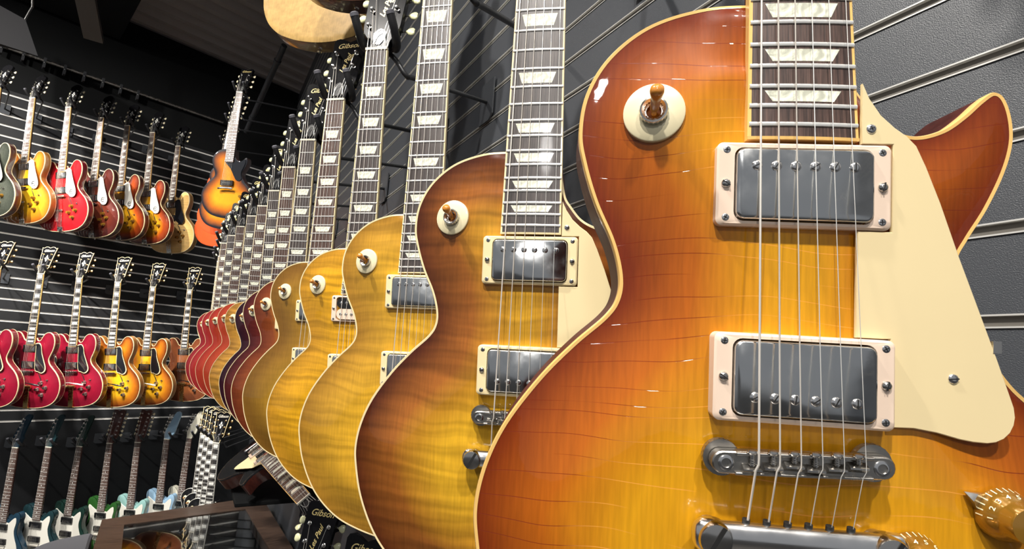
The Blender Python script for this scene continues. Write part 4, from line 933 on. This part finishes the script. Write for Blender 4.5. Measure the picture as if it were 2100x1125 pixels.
# ------------------------------------------------------------------ hangers on the slat walls
W = .55                                           # right wall plane x
FA = math.radians(15.2595); FN = Vector((-math.sin(FA), math.cos(FA), 0)); FT = Vector((math.cos(FA), math.sin(FA), 0)); FD = 5.05
def far_pt(p): return p + FN * (FD - p.dot(FN))
def shorten(t):
    w = t.split(); return ' '.join(w[:12]).rstrip(',')
def hanger(g, wall, label, group, dy=.19, dz=.085, dx=.0, lift=0.):
    bpy.context.view_layer.update()
    mt = Matrix.Translation(g.location) @ g.rotation_euler.to_matrix().to_4x4()
    L = lambda x, y, z: mt @ (Vector((x, y, z)) / 1000)
    z0 = zb(S)
    root = empty('guitar_hanger', label, 'hanger', group)
    nut = L(0, S, z0)
    if wall == 'right': pl = Vector((W - .004, nut.y + dy, nut.z + dz)); rz = 0; t = Vector((0, 1, 0)); n = Vector((-1, 0, 0))
    else: q = nut + FT * dx + Vector((0, 0, dz)); pl = far_pt(q) - FN * .004; t = FT; n = -FN
    root.location = pl
    inv = lambda v: v - pl
    w, h = (.034, .055) if wall == 'right' else (.030, .036)
    prof = [(-w, -h * .75), (-w * .5, -h), (w, -h), (w, h), (-w, h)]
    mb = MB(); A = [inv(pl) + t * a + Vector((0, 0, b)) + n * .0 for a, b in prof]; B = [p + n * .004 for p in A]
    if (A[1] - A[0]).cross(A[2] - A[1]).dot(n) < 0: A.reverse(); B.reverse()
    mb.loft([A, B]); obj('plate', mb.mesh('plate', M['plate'], 30, scale=1.), root)
    k = 1.
    a0 = L(0, S + 16, z0 - 34); b0 = L(44, S - 34, z0 - 44) if wall == 'right' else L(10, S - 6, z0 - 60)
    e0 = pl + n * .003
    mid = [a0, a0.lerp(b0, .5) + Vector((0, 0, .006)), b0, b0.lerp(e0, .12), e0]
    P3 = catmull([inv(p) for p in mid], 5, closed=False) + [inv(e0)]
    obj('arm', MB().tube([Vector(p) for p in P3], .0052, 8).mesh('arm', M['steelblack'], 60, scale=1.), root)
    for sx in (-1, 1):
        pts = [L(0, S + 16, z0 - 34), L(sx * 22, S + 12, z0 - 30), L(sx * 33, S + 14, z0 - 16), L(sx * 35, S + 34, z0 + 4), L(sx * 35 - 4, S + 58, z0 + 16)]
        c = catmull([inv(p) for p in pts], 4, closed=False); c.append(np.array(inv(pts[-1])))
        pr = obj('prong', MB().tube([Vector(p) for p in c], [.005] * 5 + [.0078] * (len(c) - 5), 10).mesh('prong', M['rubber'], 60, scale=1.), root)
        e1, e2 = Vector(c[-1]), Vector(c[-2]); d = (e1 - e2).normalized()
        obj('prong_tip', MB().tube([e1 - d * .002, e1 + d * .004, e1 + d * .006], [.0083, .0080, .004], 12).mesh('prong_tip', M['rubbertip'], 50, scale=1.), pr)
    return root
for i, g in enumerate(ROW):
    hanger(g, 'right', 'black hanger of the ' + shorten(LPL[i]), 'hangers of the long row', dy=.19 + .02 * (i - 3), dz=.085)
for g in TOPG: hanger(g, 'far', 'black hanger of the ' + shorten(g['label']), 'hangers on the far wall', dx=.05, dz=-.02)
for g in MIDG: hanger(g, 'far', 'black hanger of the ' + shorten(g['label']), 'hangers on the far wall', dx=.05, dz=-.02)
for g in BOTG: hanger(g, 'far', 'black hanger of the ' + shorten(g['label']), 'hangers on the far wall', dx=.0, dz=-.02)
for g in JRG: hanger(g, 'right', 'black hanger of the ' + shorten(g['label']), 'hangers on the upper right wall', dy=.12, dz=.06)
for g in LOWG: hanger(g, 'right', 'black hanger of the ' + shorten(g['label']), 'hangers on the lower right wall', dy=.12, dz=.06)

# ------------------------------------------------------------------ the room
def panel_mat(col, rough, spec):
    m, n, l, p = nt('slatwall_panel'); p.inputs['Base Color'].default_value = (*col, 1); p.inputs['Roughness'].default_value = rough
    p.inputs['Specular IOR Level'].default_value = spec
    tc = n.new('ShaderNodeTexCoord'); t = n.new('ShaderNodeTexNoise'); t.inputs['Scale'].default_value = 1000; t.inputs['Detail'].default_value = 1.5; l.new(tc.outputs['Object'], t.inputs['Vector'])
    b = n.new('ShaderNodeBump'); b.inputs['Strength'].default_value = .55; b.inputs['Distance'].default_value = .0006; l.new(t.outputs['Fac'], b.inputs['Height']); l.new(b.outputs[0], p.inputs['Normal'])
    return m
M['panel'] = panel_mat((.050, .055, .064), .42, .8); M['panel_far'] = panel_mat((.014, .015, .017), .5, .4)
M['alu_far'] = simple('bright_insert', (.90, .89, .86), .4, metal=.1)
M['alu'] = simple('aluminium_lip', (.85, .84, .80), .3, metal=.5)
M['alu_in'] = simple('aluminium_channel', (.13, .12, .105), .5, metal=.2)
M['floor'] = simple('dark_floor', (.10, .095, .09), .4, var=.3, bscale=8)
M['darkwall'] = simple('black_wall', (.006, .0065, .007), .8, spec=.12)
M['deck'] = simple('corrugated_deck', (.34, .30, .28), .55)
M['ductdark'] = simple('dark_steel', (.010, .010, .011), .8, spec=.05)
M['duct'] = simple('painted_steel', (.045, .045, .043), .6)
PITCH = .0762; Z0 = 1.836 - 40 * PITCH
def slatwall(name, length, zlo, zhi, ztop, loc, rz, inner='alu_in'):
    """panel in local x (length), facing -y, grooves at every pitch between zlo and zhi"""
    zs = [Z0 + k * PITCH for k in range(0, 100) if zlo <= Z0 + k * PITCH <= zhi]
    pr = [(0, 0.)]
    for z in zs: pr += [(0, z - .0055), (.010, z - .0055), (.010, z + .0055), (0, z + .0055)]
    pr += [(0, ztop), (.05, ztop), (.05, 0)]
    mb = MB(); mb.loft([[(0, y, z) for y, z in pr], [(length, y, z) for y, z in pr]][::-1], caps=False)
    o = obj(name, mb.mesh(name, M['panel' if inner == 'alu_in' else 'panel_far'], 0, scale=1.)); o.location = loc; o.rotation_euler[2] = rz; tag(o, kind='structure')
    if name == 'wall_right': tag(o, 'grey-black slat wall the guitars hang on'); 
    me = None
    for z in zs:
        if me is None:
            q = [(-.0012, .0057), (-.0012, .0043), (.0030, .0043), (.0030, -.0043), (-.0012, -.0043), (-.0012, -.0057), (.0092, -.0057), (.0092, .0057)]
            mb = MB(); mb.loft([[(0, y, z_) for y, z_ in q], [(length, y, z_) for y, z_ in q]], caps=False)
            me = mb.mesh('slat_insert', M['alu'], 0, scale=1.); me.materials.append(M[inner]); 
            for f in me.polygons:
                c = f.center
                if c.y > .001 : f.material_index = 1
        s_ = obj('slat_insert', me, o); s_.location = (0, 0, z)
    return o
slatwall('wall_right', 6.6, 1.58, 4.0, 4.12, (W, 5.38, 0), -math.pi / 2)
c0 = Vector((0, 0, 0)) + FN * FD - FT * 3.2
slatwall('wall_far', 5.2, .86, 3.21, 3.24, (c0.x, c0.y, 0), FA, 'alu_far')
up = obj('wall_far_upper', MB().box((0, 0, 3.241), (5.2, .05, 4.12)).mesh('wall_far_upper', M['darkwall'], 0, scale=1.)); tag(up, kind='structure'); up.location = (c0.x, c0.y, 0); up.rotation_euler[2] = FA
fl = obj('floor', MB().box((-6, -4, -.1), (4, 8, 0)).mesh('floor', M['floor'], 0, scale=1.)); tag(fl, kind='structure')
# corrugated deck, ribs parallel to the far wall
pr = []; y = 0
for k in range(44): pr += [(y, 0), (y + .035, .045), (y + .085, .045), (y + .12, 0)]; y += .165
pr = [(a, b) for a, b in pr] + [(y, .12), (0, .12)]
cl = obj('ceiling', MB().loft([[(0, -a, b) for a, b in pr], [(6.2, -a, b) for a, b in pr]]).mesh('ceiling', M['deck'], 0, scale=1.)); tag(cl, kind='structure')
cl.location = (c0.x - .6, c0.y + .1, 4.12); cl.rotation_euler[2] = FA
sf = obj('trim_1', MB().box((-3.2, -3.6, 3.90), (0, .0, 4.115)).mesh('trim_1', M['darkwall'], 0, scale=1.)); tag(sf, kind='structure'); sf.location = (-.86, 4.93, 0); sf.rotation_euler[2] = FA
# rail high on the far wall, with clips on its left half
rl = empty('display_rail', 'thin metal rail with small clips high on the dark far wall', 'rail', None); a = far_pt(Vector((-1.75, 4.7, 3.53))) - FN * .04
rl.location = a
obj('rail', MB().tube([(0, 0, 0), FT * 1.75], .011, 8).mesh('rail', M['bridge'], 40, scale=1.), rl)
for k in range(8):
    cpt = obj('clip', MB().box((-.008, -.02, -.06), (.008, .02, .02), .003).mesh('clip', M['steelblack'], 0, scale=1.), rl); cpt.location = FT * (.30 + .115 * k); cpt.rotation_euler[2] = FA
    obj('clip_screw', MB().lathe([(.005, 0), (.004, .003), (.0001, .004)], (0, -.02, -.02), (0, -1, 0), 8).mesh('clip_screw', M['chrome'], 40, scale=1.), cpt)
# bracing bar, pipe and ceiling fittings
br = tag(obj('ceiling_brace', MB().loft([[Vector(p) + Vector(q) for q in ((-.05, 0, 0), (.05, 0, 0), (.05, 0, .03), (-.05, 0, .03))] for p in ((-.86, 3.2, 3.64), (-.835, 4.05, 3.42))]).mesh('ceiling_brace', M['duct'], 0, scale=1.)), 'grey steel bar running along the black ceiling at top left', 'beam')
pp = empty('ceiling_pipe', 'dark pipe sloping down beside the far corner above the sunburst guitars', 'pipe')
P1, P2 = Vector((.263, 4.08, 3.85)), Vector((.124, 4.994, 3.432))
obj('pipe', MB().tube([P1, P2], .022, 12).mesh('pipe', M['steelblack'], 60, scale=1.), pp)
for t_ in (.15, .8): obj('pipe_collar', MB().tube([P1.lerp(P2, t_), P1.lerp(P2, t_ + .03)], .028, 12).mesh('pipe_collar', M['steelblack'], 60, scale=1.), pp)
hv = empty('ceiling_speaker', 'dark wedge-shaped box hanging in the top left corner', 'speaker')
hv.location = (-1.25, 4.1, 3.35); hl = lambda *p: Vector(p) - hv.location
obj('cabinet', MB().loft([[hl(-1.340, 4.13, 3.270), hl(-1.053, 3.975, 3.189), hl(-1.149, 3.99, 3.402), hl(-1.374, 4.102, 3.517)], [hl(-1.42, 4.396, 3.36), hl(-1.121, 4.231, 3.294), hl(-1.223, 4.248, 3.521), hl(-1.462, 4.367, 3.644)]]).mesh('cabinet', M['ductdark'], 0, scale=1.), hv)
obj('bracket', MB().tube([hl(-1.2, 4.12, 3.40), hl(-1.165, 4.106, 3.55), hl(-1.204, 4.106, 3.80)], .007, 8).mesh('bracket', M['chrome'], 60, scale=1.), hv)
# grey slat bracket at the right edge
bk = empty('slat_bracket', 'grey slanted metal bracket on the slat wall at the right edge', 'bracket'); bk.location = (W - .002, .262, 1.585)
q = [(0, 0), (.030, -.006), (.040, -.034), (.012, -.034)]
obj('sleeve', MB().loft([[(-.016, -a, b) for a, b in q], [(0, -a, b) for a, b in q]]).mesh('sleeve', M['duct'], 0, scale=1.), bk)

# ------------------------------------------------------------------ display case
M['oak'] = wood('dark_walnut_frame', (.022, .012, .008), (.065, .038, .025), (14, 160, 14), .45, .15)
def glass():
    m, n, l, p = nt('case_glass'); p.inputs['Base Color'].default_value = (.9, .95, .95, 1); p.inputs['Roughness'].default_value = .02
    p.inputs['Transmission Weight'].default_value = 1.; p.inputs['IOR'].default_value = 1.9; return m
M['glass'] = glass(); M['felt'] = simple('black_felt', (.006, .006, .007), .9)
case = empty('display_case', 'dark wood framed glass-topped display case at the bottom of the picture', 'display case')
A, B, C_, D = [Vector(p) for p in ((-.277, 3.465, .62), (.492, 3.701, .62), (.540, 2.50, .62), (-.215, 2.30, .62))]
cen = (A + B + C_ + D) / 4; case.location = (cen.x, cen.y, 0)
Ai, Bi, Ci, Di = [Vector(p) for p in ((-.174, 3.355, .62), (.385, 3.461, .62), (.445, 2.62, .62), (-.110, 2.45, .62))]
o_ = Vector((cen.x, cen.y, 0))
def quad_ring(P, Q, z0, z1, z1i):
    mb = MB(); P = [p - o_ for p in P]; Q = [p - o_ for p in Q]; s2 = lambda L, z: [(p.x, p.y, z) for p in L]
    mb.loft([s2(P, z0), s2(P, z1), s2(Q, z1i), s2(Q, z0), s2(P, z0)], caps=False); return mb
obj('top_frame', quad_ring([D, C_, B, A], [Di, Ci, Bi, Ai], .560, .620, .617).mesh('top_frame', M['oak'], 0, scale=1.), case)
k = .985; sh = [cen + (p - cen) * .97 for p in (D, C_, B, A)]
obj('cabinet', MB().loft([[(p - o_).xy.to_3d() + Vector((0, 0, z)) for p in sh] for z in (0., .42)]).mesh('cabinet', M['oak'], 0, scale=1.), case)
sh2 = [cen + (p - cen) * .93 for p in (D, C_, B, A)]
obj('side_panels', quad_ring(sh, sh2, .42, .560, .560).mesh('side_panels', M['oak'], 0, scale=1.), case)
obj('felt_lining', MB().loft([[(p - o_).xy.to_3d() + Vector((0, 0, z)) for p in sh2] for z in (.421, .426)]).mesh('felt_lining', M['felt'], 0, scale=1.), case)
gi = [cen + (p - cen) * 1.0 for p in (Di, Ci, Bi, Ai)]
obj('glass_top', MB().loft([[(p - o_).xy.to_3d() + Vector((0, 0, z)) for p in gi] for z in (.607, .613)]).mesh('glass_top', M['glass'], 0, scale=1.), case)
# grey padded corner beside the case
M['grey'] = simple('grey_carpet', (.075, .078, .088), .85, bump=.4, bscale=500)
pg = empty('display_plinth', 'grey carpeted plinth with a rounded corner left of the display case', 'plinth'); pg.location = (-.28, 2.8, 0)
oc = catmull([(-.292, 3.285), (-.36, 3.262), (-.439, 3.21), (-.487, 3.105), (-.53, 2.8), (-.54, 2.4), (-.40, 2.3), (-.26, 2.4), (-.262, 2.8), (-.285, 3.2)], 5)
oc = [(p[0] + .28, p[1] - 2.8) for p in oc]
obj('carpet_top', MB().prism([(a * 1000, b * 1000) for a, b in oc], 540, 612, 10).mesh('carpet_top', M['grey'], 40), pg)
obj('base', MB().prism([(a * 960, b * 960) for a, b in oc], 0, 540).mesh('base', M['darkwall'], 40), pg)
# guitar resting face up on a ledge behind the case, its neck reaching forward
LIE = ((.2795, 2.2749, 1.1492), (-.0356, .6976, -3.0954))
lg = obj('display_ledge', MB().box((.20, 2.12, .985), (.549, 2.52, 1.0), .003).mesh('display_ledge', M['darkwall'], 0, scale=1.)); tag(lg, 'narrow black ledge on the right wall under the lying guitar', 'shelf')
g = copy_tree(lp0, None, DETAIL + ('knob', 'pickup_selector')); tag(g, 'guitar lying face up on a ledge, body painted shadow-black, its neck pointing forward past the case corner', 'guitar')
g.location = LIE[0]; g.rotation_euler = LIE[1]
for o in walk(g):
    if base(o) == 'top': setmat(o, M['darkwall'])  # matte black top and rim paint in the darkness that hides the body
    if base(o) == 'body': setmat(o, M['backdark'])
    if base(o) == 'body_binding': setmat(o, M['black'])
